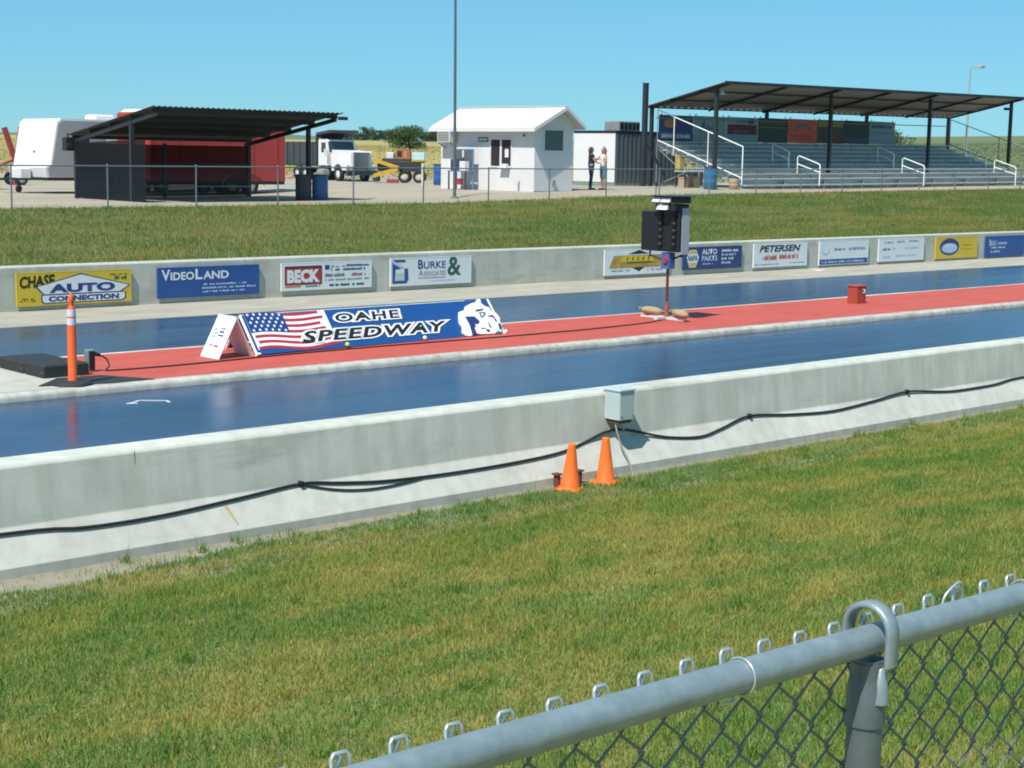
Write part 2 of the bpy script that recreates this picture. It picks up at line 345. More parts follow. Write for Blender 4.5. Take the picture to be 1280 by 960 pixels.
# ================================================================== SETTING
ZX0 = [20, 26, 33, 36, 42, 45, 50, 58, 66, 90, 140]; ZZ0 = [1.34, 1.36, 1.38, 1.39, 1.5, 1.58, 1.65, 1.72, 1.78, 1.95, 2.1]
ZX1 = [20, 26, 33, 36, 40, 43, 47, 52, 58, 65, 71.5, 81, 100, 140]; ZZ1 = [1.34, 1.36, 1.38, 1.42, 1.66, 1.73, 1.80, 1.84, 1.82, 1.84, 1.93, 2.02, 2.15, 2.3]
def gz(X, Y):
    if Y <= 1.6: return 1.27
    if Y < 9.9:
        t = (Y-1.6)/8.3; return 1.27*(1-t)*(1-.25*math.sin(PI*t))
    if Y < 10.9: return 0.0
    if Y < 28.96: return -.09
    zf = lerp(X, ZX0, ZZ0)
    if Y < 44:
        t = max(Y-29.1, 0)/14.9; return .40+(zf-.40)*(t*.75+.25*t*t)
    zb = lerp(X, ZX1, ZZ1); z = zf+(zb-zf)*sstep((Y-44)/2.5)
    if Y > 51: z += (1.17-z)*min((Y-51)/35, 1)*(1-sstep((X-95)/40))
    r = math.hypot(X, Y); a = math.degrees(math.atan2(Y, X))
    k = lerp(a, [20, 31, 38, 46, 70], [.024, .023, .019, .0115, .0115])
    rr = r-115
    if rr > 0:
        up = k*min(rr, 480)+k*.9*max(min(rr-480, 420), 0) if a > 44 else k*min(rr, 480)
        up *= 1-sstep((r-1100)/900)*.9
        up *= sstep((Y-50)/50)
        z += up
        if r > 2200: z += 46*sstep((r-2200)/1800)*(.75+.25*math.sin(a*.35)+.08*math.sin(a*1.9+1))
    return z
def terrain():
    Xs = [-900, -300, -100, -40, -15, -5]+list(np.arange(0, 121, 2.))+[126, 133, 142, 153, 167, 185, 208, 235, 270, 310, 360, 420, 500, 590, 700, 850, 1050, 1300, 1650, 2100, 2600, 3100, 3700, 4300, 5200, 7000]
    Ys = [-400, -80, -20, -6, 0, 1.0]+list(np.arange(1.6, 9.85, .33))+[9.9, 10.3, 10.88, 10.92, 28.94, 28.98, 29.1]+list(np.arange(30.6, 43, 1.5))+[43.6, 44, 44.4, 44.9, 45.4, 45.9, 46.5, 48, 51]+list(np.arange(54, 122, 4.))+[128, 137, 148, 160, 175, 195, 220, 250, 290, 340, 400, 470, 560, 680, 850, 1050, 1300, 1650, 2100, 2600, 3100, 3700, 4300, 5200, 7000]
    v = [(x, y, gz(x, y)) for y in Ys for x in Xs]; nx = len(Xs); f = []; mi = []
    for j in range(len(Ys)-1):
        for i in range(nx-1):
            f.append((j*nx+i, j*nx+i+1, (j+1)*nx+i+1, (j+1)*nx+i))
            x, y = (Xs[i]+Xs[i+1])/2, (Ys[j]+Ys[j+1])/2; r = math.hypot(x, y); a = math.degrees(math.atan2(y, x))
            if y < 9.9 or (y < 10.9 and x > 60): m = 0
            elif y < 10.9: m = 1
            elif y < 29: m = 1
            elif y < 44: m = 2
            elif r < 128+6*math.sin(a*.5) and x < 100: m = 3
            elif r > 2000: m = 6
            elif a < 44.5 or r > 560: m = 5
            else: m = 4
            mi.append(m)
    me = bpy.data.meshes.new('ground'); me.from_pydata(v, [], f)
    for m in (SOIL, DIRT, BANK, GRAVEL, FIELD, PASTURE, HILL): me.materials.append(m)
    me.polygons.foreach_set('material_index', mi); me.polygons.foreach_set('use_smooth', [True]*len(f)); me.update()
    return link('ground', me, kind='structure')
GROUND = terrain()
TX0, TX1 = -30, 420
def slab(name, y0, y1, z, m, x0=TX0, x1=TX1, t=.05):
    return MB().box(x0, x1, y0, y1, z-t, z).build(name, m, kind='structure')
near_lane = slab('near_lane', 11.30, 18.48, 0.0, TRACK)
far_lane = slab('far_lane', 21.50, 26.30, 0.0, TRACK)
far_apron = slab('far_apron', 26.30, 28.84, 0.006, APRON)
# raised median with rounded concrete kerbs, red top from the start line on
def kerb(name, y_out, y_in, x0, x1, m):
    d = 1 if y_in > y_out else -1; w = abs(y_in-y_out)
    prof = [(y_out, -.03), (y_out, .045), (y_out+d*.02, .082), (y_out+d*.06, .100), (y_in, .104), (y_in, -.03)]
    b = MB(); n = int((x1-x0)/3)
    rg = random.Random(3)
    xs = [x0+(x1-x0)*i/n for i in range(n+1)]
    v = []
    for x in xs:
        j = rg.uniform(-.006, .006)
        v += [(x, y+j*(k < 4), z+(rg.uniform(-.004, .004) if 0 < k < 4 else 0)) for k, (y, z) in enumerate(prof)]
    f = [(i*6+k, i*6+k+1, (i+1)*6+k+1, (i+1)*6+k) for i in range(n) for k in range(5)]
    b.add(v, f, True); return b.build(name, m, kind='structure')
kerb('near_median_kerb', 18.46, 18.66, TX0, 200, KERB); kerb('far_median_kerb', 21.56, 21.40, TX0, 200, KERBW)
MB().prism([(9.75, 21.40), (10.05, 18.66), (200, 18.66), (200, 21.40)], 'z', -.03, .10).build('red_median', RED, kind='structure')
MB().prism([(TX0, 18.66), (10.05, 18.66), (9.75, 21.40), (TX0, 21.40)], 'z', -.03, .099).build('median_slab', SLAB, kind='structure')
# worn edge line on the far apron
DASHP = mat('worn_line_paint', (.62, .58, .42), .7, col2=(.42, .40, .30), vscale=3)
rg = random.Random(11); x = 6.0
while x < 62:
    l = rg.choice([.12, .25, .35, .5, .7, .9]); 
    if rg.random() < .62:
        b = MB(); w = rg.uniform(.03, .055); y = 27.86+rg.uniform(-.012, .012)
        b.add([(x, y, .0105), (x+l, y+rg.uniform(-.01, .01), .0105), (x+l-.03, y+w, .0105), (x+.02, y+w, .0105)], [(0, 1, 2, 3)]); b.build('painted_dash', DASHP, far_apron)
    x += l+rg.uniform(.08, .6)
b = MB(); b.box(37.4, 37.75, 28.0, 28.35, .0062, .0105); b.build('painted_dash', WHITE, far_apron)
# painted arrow on the near lane
b = MB(); pts = [(9.60, 17.55), (9.72, 17.60), (9.86, 17.70), (10.12, 17.50), (10.08, 17.36)]
for p, q in zip(pts, pts[1:]): b.beam((p[0], p[1], .004), (q[0], q[1], .004), .035, .004)
b.beam((9.62, 17.56, .005), (9.72, 17.50, .005), .035, .004); b.build('painted_arrow', WHITE, near_lane)

# ------------------------------------------------------------------ grass
def vnoise(x, y, seed=0):
    rg = np.random.default_rng(seed); G = rg.random((256, 256))
    xi = np.floor(x).astype(int); yi = np.floor(y).astype(int); u = x-xi; v = y-yi; u = u*u*(3-2*u); v = v*v*(3-2*v)
    g = lambda a, b: G[a % 256, b % 256]
    return (g(xi, yi)*(1-u)+g(xi+1, yi)*u)*(1-v)+(g(xi, yi+1)*(1-u)+g(xi+1, yi+1)*u)*v
def fbm(x, y, seed): return .5*vnoise(x, y, seed)+.3*vnoise(x*2.1, y*2.1, seed+1)+.2*vnoise(x*4.3, y*4.3, seed+2)
def blades(name, x, y, z, h, w, col, label, cat, m, segs=1):
    n = len(x); a = RNG.uniform(0, 2*PI, n); lean = RNG.uniform(.15, 1.1, n)*h; la = RNG.uniform(0, 2*PI, n)
    dx, dy = np.cos(a)*w/2, np.sin(a)*w/2; lx, ly = np.cos(la)*lean, np.sin(la)*lean
    zt = np.sqrt(np.maximum(h*h-lean*lean*.6, (h*.3)**2))
    b0 = np.stack([x-dx, y-dy, z-.01], 1); b1 = np.stack([x+dx, y+dy, z-.01], 1); tp = np.stack([x+lx, y+ly, z+zt], 1)
    if segs == 1:
        co = np.stack([b0, b1, tp], 1).reshape(-1, 3); nv = 3; fv = np.arange(n*3); ls = np.arange(n)*3; lt = np.full(n, 3); nf = n
    else:
        mdx, mdy = dx*.75, dy*.75; mx, my, mz = x+lx*.3, y+ly*.3, z+zt*.58
        m0 = np.stack([mx-mdx, my-mdy, mz], 1); m1 = np.stack([mx+mdx, my+mdy, mz], 1)
        co = np.stack([b0, b1, m1, m0, tp], 1).reshape(-1, 3); nv = 5
        base = np.arange(n)[:, None]*5
        fv = np.concatenate([base+np.array([0, 1, 2, 3]), base+np.array([3, 2, 4])], 1).ravel()
        lt = np.tile([4, 3], n); ls = np.concatenate([[0], np.cumsum(lt)[:-1]]); nf = 2*n
    me = bpy.data.meshes.new(name); me.vertices.add(n*nv); me.vertices.foreach_set('co', co.astype(np.float32).ravel())
    me.loops.add(len(fv)); me.loops.foreach_set('vertex_index', fv.astype(np.int32))
    me.polygons.add(nf); me.polygons.foreach_set('loop_start', ls.astype(np.int32)); me.polygons.foreach_set('loop_total', lt.astype(np.int32))
    at = me.color_attributes.new('col', 'FLOAT_COLOR', 'POINT')
    c = np.repeat(np.concatenate([col, np.ones((n, 1))], 1), nv, 0); at.data.foreach_set('color', c.astype(np.float32).ravel())
    me.materials.append(m); me.update(); me.validate()
    return link(name, me, label=label, cat=cat, kind='stuff')
def grass_cols(x, y, n, dry, seed, stretch=.45):
    p = fbm(x*stretch*2.2, y*2.2, seed); q = fbm(x*4*stretch+9, y*4, seed+5); s_ = fbm(x*.25+3, y*.5, seed+9)
    t = np.clip((p-.5)*1.6+(q-.5)*1.7+(s_-.5)*1.2+dry+RNG.normal(0, .32, n), 0, 1)
    g = np.array([.155, .275, .035]); g2 = np.array([.105, .225, .055]); br = np.array([.43, .315, .095]); yl = np.array([.34, .37, .065])
    k = RNG.random(n)[:, None]; green = g*(1-k)+g2*k; dryc = br*k+yl*(1-k)
    c = green*(1-t[:, None])+dryc*t[:, None]
    return c*RNG.uniform(.76, 1.22, n)[:, None]
GB = mat_grass_blade('grass_blades')
gzv = np.vectorize(gz)
def near_grass():
    n = 760000
    Y = np.sqrt(RNG.uniform(2.2**2, 10.72**2, n)); X = Y*RNG.uniform(.30, 2.05, n)
    keep = np.ones(n, bool)
    edge = 10.66-.10*fbm(X*3, X*0+3, 21)-np.clip((7.4-X)*.11, 0, .36)*(.5+fbm(X*1.9, X*0, 33))
    d = edge-Y; keep &= (d > 0) | (RNG.random(n) < .03)
    thin = fbm(X*1.2, Y*2, 40); keep &= RNG.random(n) < np.clip(.45+thin*1.1, .35, 1)
    X, Y = X[keep], Y[keep]
    wy = RNG.uniform(3.0, 10.5, 230); wx = wy*RNG.uniform(.35, 1.95, 230); wy[:60] = RNG.uniform(10.15, 10.70, 60); wx[:60] = RNG.uniform(4.2, 21, 60)
    wi = np.repeat(np.arange(230), 34); nb = len(wi); sp = RNG.uniform(.02, .07, 230)[wi]
    X = np.concatenate([X, wx[wi]+RNG.normal(0, 1, nb)*sp]); Y = np.concatenate([Y, wy[wi]+RNG.normal(0, 1, nb)*sp]); k = Y < 10.76; weed = np.concatenate([np.zeros(len(X)-nb, bool), np.ones(nb, bool)])[k]; X = X[k]; Y = Y[k]
    n = len(X)
    Z = gzv(np.round(X, 1), Y)
    tall = fbm(X*1.6, Y*1.9, 60)
    h = np.clip(RNG.gamma(5, .0066, n)*(.55+1.0*tall), .012, .10); h *= np.where(RNG.random(n) < .010, 2.2, 1)
    w = RNG.uniform(.0030, .0065, n); h = np.where(weed, h*1.5+RNG.uniform(.01, .05, n), h); w = np.where(weed, w*1.4, w)
    dry = .45+.12*np.clip((X-9)/8, -1, 1)-.05*np.clip((10.5-Y)/8, 0, 1)
    dry = np.where(weed, -.05, dry)
    return blades('near_grass', X, Y, Z, h, w, grass_cols(X, Y, n, dry, 70), 'mown patchy green and brown grass sloping down to the near barrier', 'grass', GB, 2)
near_grass()
def bank_grass():
    n = 430000
    Y = np.sqrt(RNG.uniform(29.2**2, 44.15**2, n)); X = Y*RNG.uniform(.36, 1.95, n)
    Z = gzv(np.round(X, 0), Y)
    h = np.clip(RNG.gamma(5, .017, n)*(.6+.8*fbm(X*.8, Y, 90)), .03, .32); w = RNG.uniform(.010, .020, n)
    dry = .44-.20*np.clip((Y-31)/6, 0, 1)+.14*np.exp(-(Y-29.3)/1.0)
    c = grass_cols(X*.5, Y*.5, n, dry, 120, .3)*np.array([.76, .76, .72])
    return blades('bank_grass', X, Y, Z, h, w, c, 'unmown green grass bank rising behind the far wall', 'grass', GB, 1)
bank_grass()
def field_weeds():
    n = 60000
    r = RNG.uniform(118, 330, n); a = np.radians(RNG.uniform(28, 68, n)); X, Y = r*np.cos(a), r*np.sin(a); k = Y > 60; X, Y, r = X[k], Y[k], r[k]; n = len(X)
    Z = gzv(X, Y); h = RNG.uniform(.06, .20, n); w = RNG.uniform(.08, .2, n); c = np.array([.33, .27, .09])*RNG.uniform(.7, 1.25, n)[:, None]
    g = (np.degrees(np.arctan2(Y, X))+RNG.normal(0, 2.5, n) < 44)[:, None]; c = np.where(g, np.array([.15, .18, .065])*RNG.uniform(.7, 1.2, n)[:, None], c)
    return blades('field_grass', X, Y, Z, h, w, c, 'tall dry field grass beyond the gravel yard', 'grass', GB, 1)
field_weeds()

# ------------------------------------------------------------------ near barrier (jersey profile) in cast sections
NB = thing('concrete_barrier', (12, 11, 0), 'long grey concrete safety barrier with sloped bright toe beside the near grass', 'barrier')
def jersey(x0, x1):
    prof = [(10.78, -.06), (10.78, .072), (10.785, .080), (10.975, .318), (10.988, .335), (11.045, .755), (11.065, .782), (11.095, .792), (11.31, .792), (11.335, .782), (11.355, .755), (11.41, .33), (11.60, .08), (11.60, -.06)]
    b = MB(); n = max(2, int((x1-x0)/1.0)); v = []; m = len(prof); rg = random.Random(int(x0*10))
    for i in range(n+1):
        x = x0+(x1-x0)*i/n
        v += [(x-12, y-11, z) for y, z in prof]
    o = len(b.v); b.v += v
    for i in range(n):
        for k in range(m-1):
            b.f.append((o+i*m+k, o+i*m+k+1, o+(i+1)*m+k+1, o+(i+1)*m+k)); b.sm.append(k in (1, 3, 5, 6, 8, 9)); b.mi.append(1 if k < 4 else 0)
    b.add(v[:m], [tuple(range(m))]); b.add(v[-m:], [tuple(range(m))])
    me = b.mesh('wall_section', [CONC, CONC_TOE])
    return link('wall_section', me, NB)
xs = [-28, -6.1, 42.1, 90, 140]
for a, c in zip(xs, xs[1:]): jersey(a+.0015, c-.0015)
for x, z0, z1 in ((6.1, .66, .775), (9.32, .36, .41), (4.9, .52, .60)):
    b = MB(); b.add([(x-12-.004, 11.058-(z1<.7)*.03-11-.012+(z1-.775)*.13*0, z1), (x-12+.003, 11.058-(z1<.7)*.03-11-.012, z1-.004), (x-12+.002, 11.043-(z1<.7)*.03-11-.012, z0), (x-12-.002, 11.043-(z1<.7)*.03-11-.012, z0+.01)], [(0, 1, 2, 3)]); b.build('crack', mat('crack_dark', (.05, .05, .045), .9), NB)
# rust streak on the toe
b = MB(); b.add([(6.83, 10.931, .262), (6.86, 10.931, .262), (6.90, 10.815, .118), (6.885, 10.815, .118)], [(0, 1, 2, 3)])
for v_ in range(len(b.v)): b.v[v_] = (b.v[v_][0]-12, b.v[v_][1]-11-.004, b.v[v_][2])
b.build('rust_stain', mat('rust_stain', (.42, .33, .16), .9), NB)

# ------------------------------------------------------------------ far wall with its flat top
FW = thing('far_wall', (30, 29, 0), 'low concrete wall with bright flat top behind the far lane', 'wall')
xs = [-30, -12, 0, 12.9, 26.9, 41, 55, 69, 83, 110, 160, 240]
for a, c in zip(xs, xs[1:]):
    MB().prism([(-.20, -.08), (-.20, .835), (-.18, .862), (.06, .866), (.08, .84), (.08, -.08)], 'x', a-30+.005, c-30-.005).build('wall_section', CONC_FAR, FW)

# ================================================================== TRACKSIDE OBJECTS
# ------------------------------------------------------------------ sign boards on the far wall (8 ft x 2 ft)
def board(x0, w, z0, h, m, label, y=28.735):
    o = thing('sign_board', (x0, y, z0), label, 'sign', 'sponsor signs on the far wall')
    MB().box(0, w, 0, .045, 0, h).build('panel', m, o)
    f = MB(); t = .012
    for a in ((0, w, 0, t), (0, w, h-t, h), (0, t, t, h-t), (w-t, w, t, h-t)): f.box(a[0], a[1], -.0025, .001, a[2], a[3])
    f.build('edge_trim', m, o)
    for sx in (.25, w-.25): MB().box(sx-.03, sx+.03, .0455, .0655, .08, h-.06).build('mounting_strip', BLACKM, o)
    return o
s1 = board(13.44, 2.42, .10, .64, SIGNY, 'yellow sign board with white arrow-topped blue panel, leftmost on far wall')
text('CHASE', s1, .06, .34, .72, .23, INK, bold=.035, shear=.08, rise=.03)
poly = [(.42, .36), (1.33, .575), (2.36, .33), (2.16, .215), (.56, .215)]
flat([(.38, .36), (1.33, .60), (2.40, .335), (2.18, .20), (.54, .20)], s1, INKB, 'emblem_outline'); flat(poly, s1, SIGNW, 'emblem_panel', -.005)
low = [(.56, .05), (2.20, .05), (2.27, .085), (2.27, .19), (.52, .19), (.52, .085)]
flat([(.54, .032), (2.22, .032), (2.30, .075), (2.30, .205), (.495, .205), (.495, .075)], s1, INKB, 'emblem_outline', -.0028); flat(low, s1, SIGNW, 'emblem_panel', -.0055)
text('AUTO', s1, .66, .235, 1.40, .17, INKB, -.008, .05); text('CONNECTION', s1, .64, .068, 1.50, .105, INKB, -.008, .05)
smallprint(s1, .06, .34, .13, .155, INK, seed=2); smallprint(s1, .06, .38, .09, .115, INK, seed=3); smallprint(s1, 1.95, 2.36, .54, .565, INK, seed=4); smallprint(s1, 2.05, 2.32, .45, .52, INKG, seed=5)
s2 = board(16.46, 2.42, .115, .62, SIGNB, 'plain blue sign board with large pale lettering on far wall')
text('V', s2, .08, .36, .20, .22, SIGNW, bold=.03); text('IDEO', s2, .29, .36, .55, .165, SIGNW, bold=.03); text('L', s2, .87, .36, .16, .22, SIGNW, bold=.03); text('AND', s2, 1.05, .36, .62, .165, SIGNW, bold=.03)
for i, (a, c) in enumerate(((1.06, 2.10), (1.02, 2.34), (1.04, 2.06))): smallprint(s2, a, c, .235-i*.075, .275-i*.075, PRINTB, seed=20+i)
s3 = board(19.45, 2.42, .135, .60, SIGNW, 'pale sign board with dark red block on its left half')
flat(rect(.08, 1.06, .12, .53), s3, SIGNM, 'red_block'); flat(rect(.10, 1.04, .14, .47), s3, SIGNR, 'red_block', -.005)
text('BECK', s3, .14, .165, .86, .29, SIGNW, -.008, .06)
flat(rect(.09, .50, .07, .105), s3, mat('orange_print', (.55, .16, .04)), 'orange_bar'); smallprint(s3, .62, 1.02, .07, .11, INKB, seed=31)
flat(rect(1.14, 1.26, .43, .53), s3, INKB, 'blue_square'); smallprint(s3, 1.30, 1.70, .48, .52, GREYINK, seed=32); smallprint(s3, 1.72, 2.34, .485, .535, INKB, seed=33); smallprint(s3, 1.30, 2.24, .40, .455, INKB, seed=34)
smallprint(s3, 1.14, 1.68, .27, .345, GREYINK, seed=35); smallprint(s3, 1.74, 2.34, .27, .345, mat('brown_print', (.30, .12, .10)), seed=36); smallprint(s3, 1.14, 2.34, .185, .22, GREYINK, seed=37); smallprint(s3, 1.26, 2.20, .06, .12, INK, seed=38)
s4 = board(22.41, 2.42, .115, .64, SIGNW, 'pale sign board with blue roof emblem and green ampersand')
flat([(.05, .06), (.46, .06), (.52, .14), (.50, .40), (.40, .40), (.40, .12), (.12, .12), (.14, .38), (.30, .40), (.10, .50), (.05, .58)], s4, SIGNB, 'house_emblem'); flat([(.05, .60), (.42, .60), (.44, .55), (.16, .545)], s4, INKB, 'house_emblem', -.004); flat([(.10, .50), (.34, .41), (.38, .44), (.14, .535)], s4, PRINTB, 'house_emblem', -.005)
flat(rect(.14, .38, .13, .30), s4, mat('pale_green_print', (.45, .55, .50)), 'house_emblem', -.0035)
text('B', s4, .80, .375, .15, .21, INKB, bold=.02); text('URKE', s4, .97, .375, .66, .165, INKB, bold=.01)
text('A', s4, .82, .21, .14, .13, GREYINK); text('SSOCIATES', s4, .97, .21, .66, .10, GREYINK); text('&', s4, 1.68, .19, .42, .44, INKG, bold=.02)
flat(rect(.80, 1.62, .155, .17), s4, mat('brown_rule', (.25, .17, .10)), 'rule'); smallprint(s4, 1.2, 1.9, .08, .11, PRINTB, seed=44)
s5 = board(29.34, 2.42, .105, .66, SIGNW, 'white sign board with slanted gold banner behind the light tree')
flat([(.86, .53), (1.28, .63), (1.66, .53)], s5, INK, 'black_diamond'); flat([(1.02, .18), (1.28, .075), (1.50, .18)], s5, INK, 'black_diamond')
flat([(.16, .18), (2.30, .18), (2.22, .50), (.34, .50)], s5, mat('gold_print', (.42, .26, .05), var=.3, vscale=5), 'gold_banner', -.005)
flat([(.56, .33), (1.86, .33), (1.74, .48), (.62, .48)], s5, SIGNY, 'yellow_plate', -.007); flat([(.78, .29), (1.84, .29), (1.72, .335), (.84, .335)], s5, mat('olive_print', (.10, .11, .03)), 'shadow_bar', -.008)
for i in range(5): flat([(.80+i*.2, .36), (.84+i*.2, .36), (.87+i*.2, .455), (.83+i*.2, .455)], s5, INK, 'letter_stroke', -.009)
smallprint(s5, .25, .95, .09, .13, GREYINK, seed=51); smallprint(s5, 1.6, 2.2, .09, .13, GREYINK, seed=52)
s6 = board(32.36, 2.42, .14, .61, SIGNN, 'navy sign board with yellow and white hexagon emblem')
hx = [(.12, .33), (.24, .54), (.50, .54), (.62, .33), (.50, .06), (.24, .06)]
flat(hx, s6, SIGNW, 'hexagon_emblem'); flat([(.20, .44), (.25, .52), (.49, .52), (.54, .44)], s6, SIGNY, 'hexagon_emblem', -.005); flat([(.20, .19), (.26, .08), (.48, .08), (.54, .19)], s6, SIGNY, 'hexagon_emblem', -.0055)
text('NAPA', s6, .17, .24, .40, .15, INKB, -.006, .03); text('AUTO', s6, .74, .40, .62, .15, SIGNW, bold=.03); text('PARTS', s6, .74, .22, .64, .15, PRINTB, bold=.03); smallprint(s6, .76, 1.2, .13, .17, PRINTB, seed=60)
for i in range(4): smallprint(s6, 1.56, 2.26-.1*i, .46-i*.11, .53-i*.11, SIGNW if i % 2 == 0 else PRINTB, seed=61+i)
s7 = board(35.31, 2.42, .105, .68, SIGNW, 'white sign board with slanted black heading over red script')
text('PETERSEN', s7, .24, .43, 1.86, .19, INK, bold=.03, shear=.25); RSC = mat('red_script', (.50, .11, .08)); smallprint(s7, .38, 1.02, .20, .36, RSC, seed=71); smallprint(s7, 1.14, 2.00, .22, .37, RSC, seed=72); smallprint(s7, .06, 1.1, .07, .10, GREYINK, seed=73); smallprint(s7, 1.6, 2.3, .09, .11, INKG, seed=74)
s8 = board(38.32, 2.42, .075, .71, SIGNW, 'white sign board with blue band along its lower edge')
flat(rect(.02, 2.40, .02, .17), s8, SIGNB, 'blue_band'); smallprint(s8, .12, 2.2, .06, .13, PRINTB, -.005, seed=81); flat(ellipse(.30, .46, .20, .17), s8, PRINTB, 'round_emblem'); flat(ellipse(.30, .48, .17, .14), s8, SIGNW, 'round_emblem', -.005); smallprint(s8, .72, 1.25, .42, .50, GREYINK, seed=82); smallprint(s8, 1.4, 2.25, .42, .52, mat('steel_blue_print', (.15, .26, .42)), seed=83)
s9 = board(41.29, 2.42, .09, .70, SIGNW, 'plain white sign board with three rows of small print')
for i, (a, c, z) in enumerate(((.25, .75, .56), (.95, 1.4, .57), (1.6, 2.1, .58), (.2, .6, .34), (.7, .9, .36), (1.35, 2.1, .36), (.2, .6, .10), (.9, 2.0, .13))): smallprint(s9, a, c, z, z+(.05 if i < 3 else .08), GREYINK if i in (0, 1, 2, 3) else PRINTB, seed=90+i)
s10 = board(44.38, 2.42, .085, .68, SIGNY, 'yellow sign board with blue oval emblem on far wall')
flat(ellipse(.78, .37, .56, .27), s10, INKB, 'oval_emblem'); flat(ellipse(.78, .33, .45, .16), s10, PRINTB, 'oval_emblem', -.005); smallprint(s10, .5, 1.05, .36, .44, SIGNW, -.007, seed=101)
for i in range(2): smallprint(s10, 1.5, 2.1, .40-.13*i, .43-.13*i, mat('brown_small_print', (.28, .16, .03)), seed=102+i)
s11 = board(47.32, 2.42, .06, .68, SIGNB, 'blue sign board with pale script, rightmost on far wall')
smallprint(s11, .2, .65, .36, .60, PRINTB, seed=111); smallprint(s11, .7, 1.3, .40, .50, PRINTB, seed=112); smallprint(s11, .3, 1.2, .28, .33, SIGNW, seed=113); smallprint(s11, .3, .9, .14, .22, PRINTB, seed=114)

# ------------------------------------------------------------------ banner on an A-frame
B0 = Vector((13.1, 19.95, .12)); B1 = Vector((18.2, 20.2, .10)); T0 = Vector((13.08, 20.38, .67))
ux = (B1-B0).normalized(); vv = T0-B0; vv -= ux*vv.dot(ux); PH = vv.length; vv.normalize(); nn = vv.cross(ux)   # nn points to the back
BN = thing('banner_stand', B0, 'long blue speedway banner with stars-and-stripes flag leaning on an A-frame', 'banner')
BM = Matrix((ux, nn, vv)).transposed().to_4x4(); BM.translation = B0; BM = BM if BM.determinant() > 0 else BM
if Matrix((ux, nn, vv)).determinant() < 0: nn = -nn; BM = Matrix((ux, nn, vv)).transposed().to_4x4(); BM.translation = B0
BN.matrix_world = BM
PBL = mat('banner_blue', (.012, .075, .26), .4, var=.08, vscale=2); FLAGR = mat('flag_red', (.42, .03, .045), .45); FLAGB = mat('flag_blue', (.01, .05, .20), .45); BWH = mat('banner_white', (.82, .81, .80), .45)
L_ = (B1-B0).length
MB().box(0, L_, 0, .02, 0, PH).build('panel', PBL, BN)
# flag, waving: stripes follow a shallow wave across the cloth
def wv(u): return .035*math.sin(u*4.6+.4)
def strip(u0, u1, f0, f1, m, name, y=-.003, n=14):
    b = MB(); v = []
    for i in range(n+1):
        t = i/n; a = u0(0)+(u1(0)-u0(0))*t if callable(u0) else u0+(u1-u0)*t
        v += [(a, y, max(0.005, min(PH-.004, f0(a)))), (a, y, max(.005, min(PH-.004, f1(a))))]
    b.add(v, [(2*i, 2*i+2, 2*i+3, 2*i+1) for i in range(n)]); return b.build(name, m, BN)
FT = lambda u: .715-.02*u+wv(u)*.5; FBm = lambda u: .06-.01*u+wv(u)
def fl(k): return lambda u: FBm(u)+(FT(u)-FBm(u))*k/13
strip(.03, 1.55, lambda u: FBm(u), lambda u: FT(u), BWH, 'flag_field', -.002)
for k in range(0, 13, 2):
    strip(.70 if k >= 6 else .05+.02*(k % 3), 1.47-.03*(k % 5)+(.16 if k < 4 else 0), fl(k), fl(k+1), FLAGR, 'flag_stripe', -.0045)
b = MB(); v = []
for i in range(9):
    u = .03+.70*i/8; v += [(u, -.006, fl(6)(u)), (u, -.006, FT(u))]
b.add(v, [(2*i, 2*i+2, 2*i+3, 2*i+1) for i in range(8)]); canton = b.build('flag_canton', FLAGB, BN)
for r_ in range(5):
    for c_ in range(6 if r_ % 2 == 0 else 5):
        u = .09+c_*.115+(.0575 if r_ % 2 else 0); z0 = fl(6)(u); z1 = FT(u); z = z0+(z1-z0)*(.10+.2*r_)
        st = MB(); pts = [(u+(.032 if i % 2 == 0 else .014)*math.cos(PI/2+i*PI/5), -.009, z+(.032 if i % 2 == 0 else .014)*math.sin(PI/2+i*PI/5)) for i in range(10)]
        st.add(pts, [tuple(range(10))]); st.build('star', BWH, canton)
text_outlined('OAHE', BN, 1.69, .452, 1.34, .158, INK, BWH, -.012, .022, .125, .12)
text_outlined('SPEEDWAY', BN, .88, .132, 3.06, .20, INK, BWH, -.013, .030, .120, .35)
SIL = [(4.31, .47), (4.46, .50), (4.51, .57), (4.67, .62), (4.80, .64), (4.86, .70), (4.93, .70), (4.91, .61), (4.96, .55), (5.04, .52), (5.05, .45), (5.14, .40), (5.17, .30), (5.13, .22), (5.15, .17), (5.06, .07), (5.07, .03), (4.93, .005), (4.79, .0), (4.56, .01), (4.44, .04), (4.40, .01), (4.29, -.01), (4.20, .01), (4.16, .06), (4.22, .17), (4.20, .25), (4.25, .37)]
car = MB().prism(SIL, 'y', -.030, -.006).build('race_car_cutout', BWH, BN)
for i, d in enumerate(([(4.39, .37), (4.60, .36), (4.67, .26), (4.60, .20), (4.54, .22), (4.53, .17), (4.48, .14), (4.47, .02), (4.35, .0), (4.40, .2)], [(4.70, .49), (4.89, .50), (4.88, .47), (4.77, .46), (4.69, .45)], [(4.75, .44), (4.89, .43), (4.89, .39), (4.82, .34), (4.74, .32), (4.74, .36)], [(4.93, .36), (5.04, .36), (5.07, .24), (5.03, .21), (5.02, .31)], [(4.84, .24), (4.86, .21), (4.87, .12), (4.83, .11)], [(4.72, .10), (4.80, .08), (4.78, .03), (4.72, .04)], [(5.05, .17), (5.12, .20), (5.10, .08), (5.03, .06)], [(4.62, .13), (4.72, .12), (4.72, .10), (4.62, .11)])):
    flat(d, car, INKB if i != 2 else GREYINK, 'car_marking', -.034)
flat(ellipse(4.80, .385, .028, .03, 10), car, SIGNW, 'car_marking', -.036); flat([(4.90, .345), (4.99, .335), (4.98, .325), (4.90, .335)], car, FLAGR, 'car_marking', -.036)
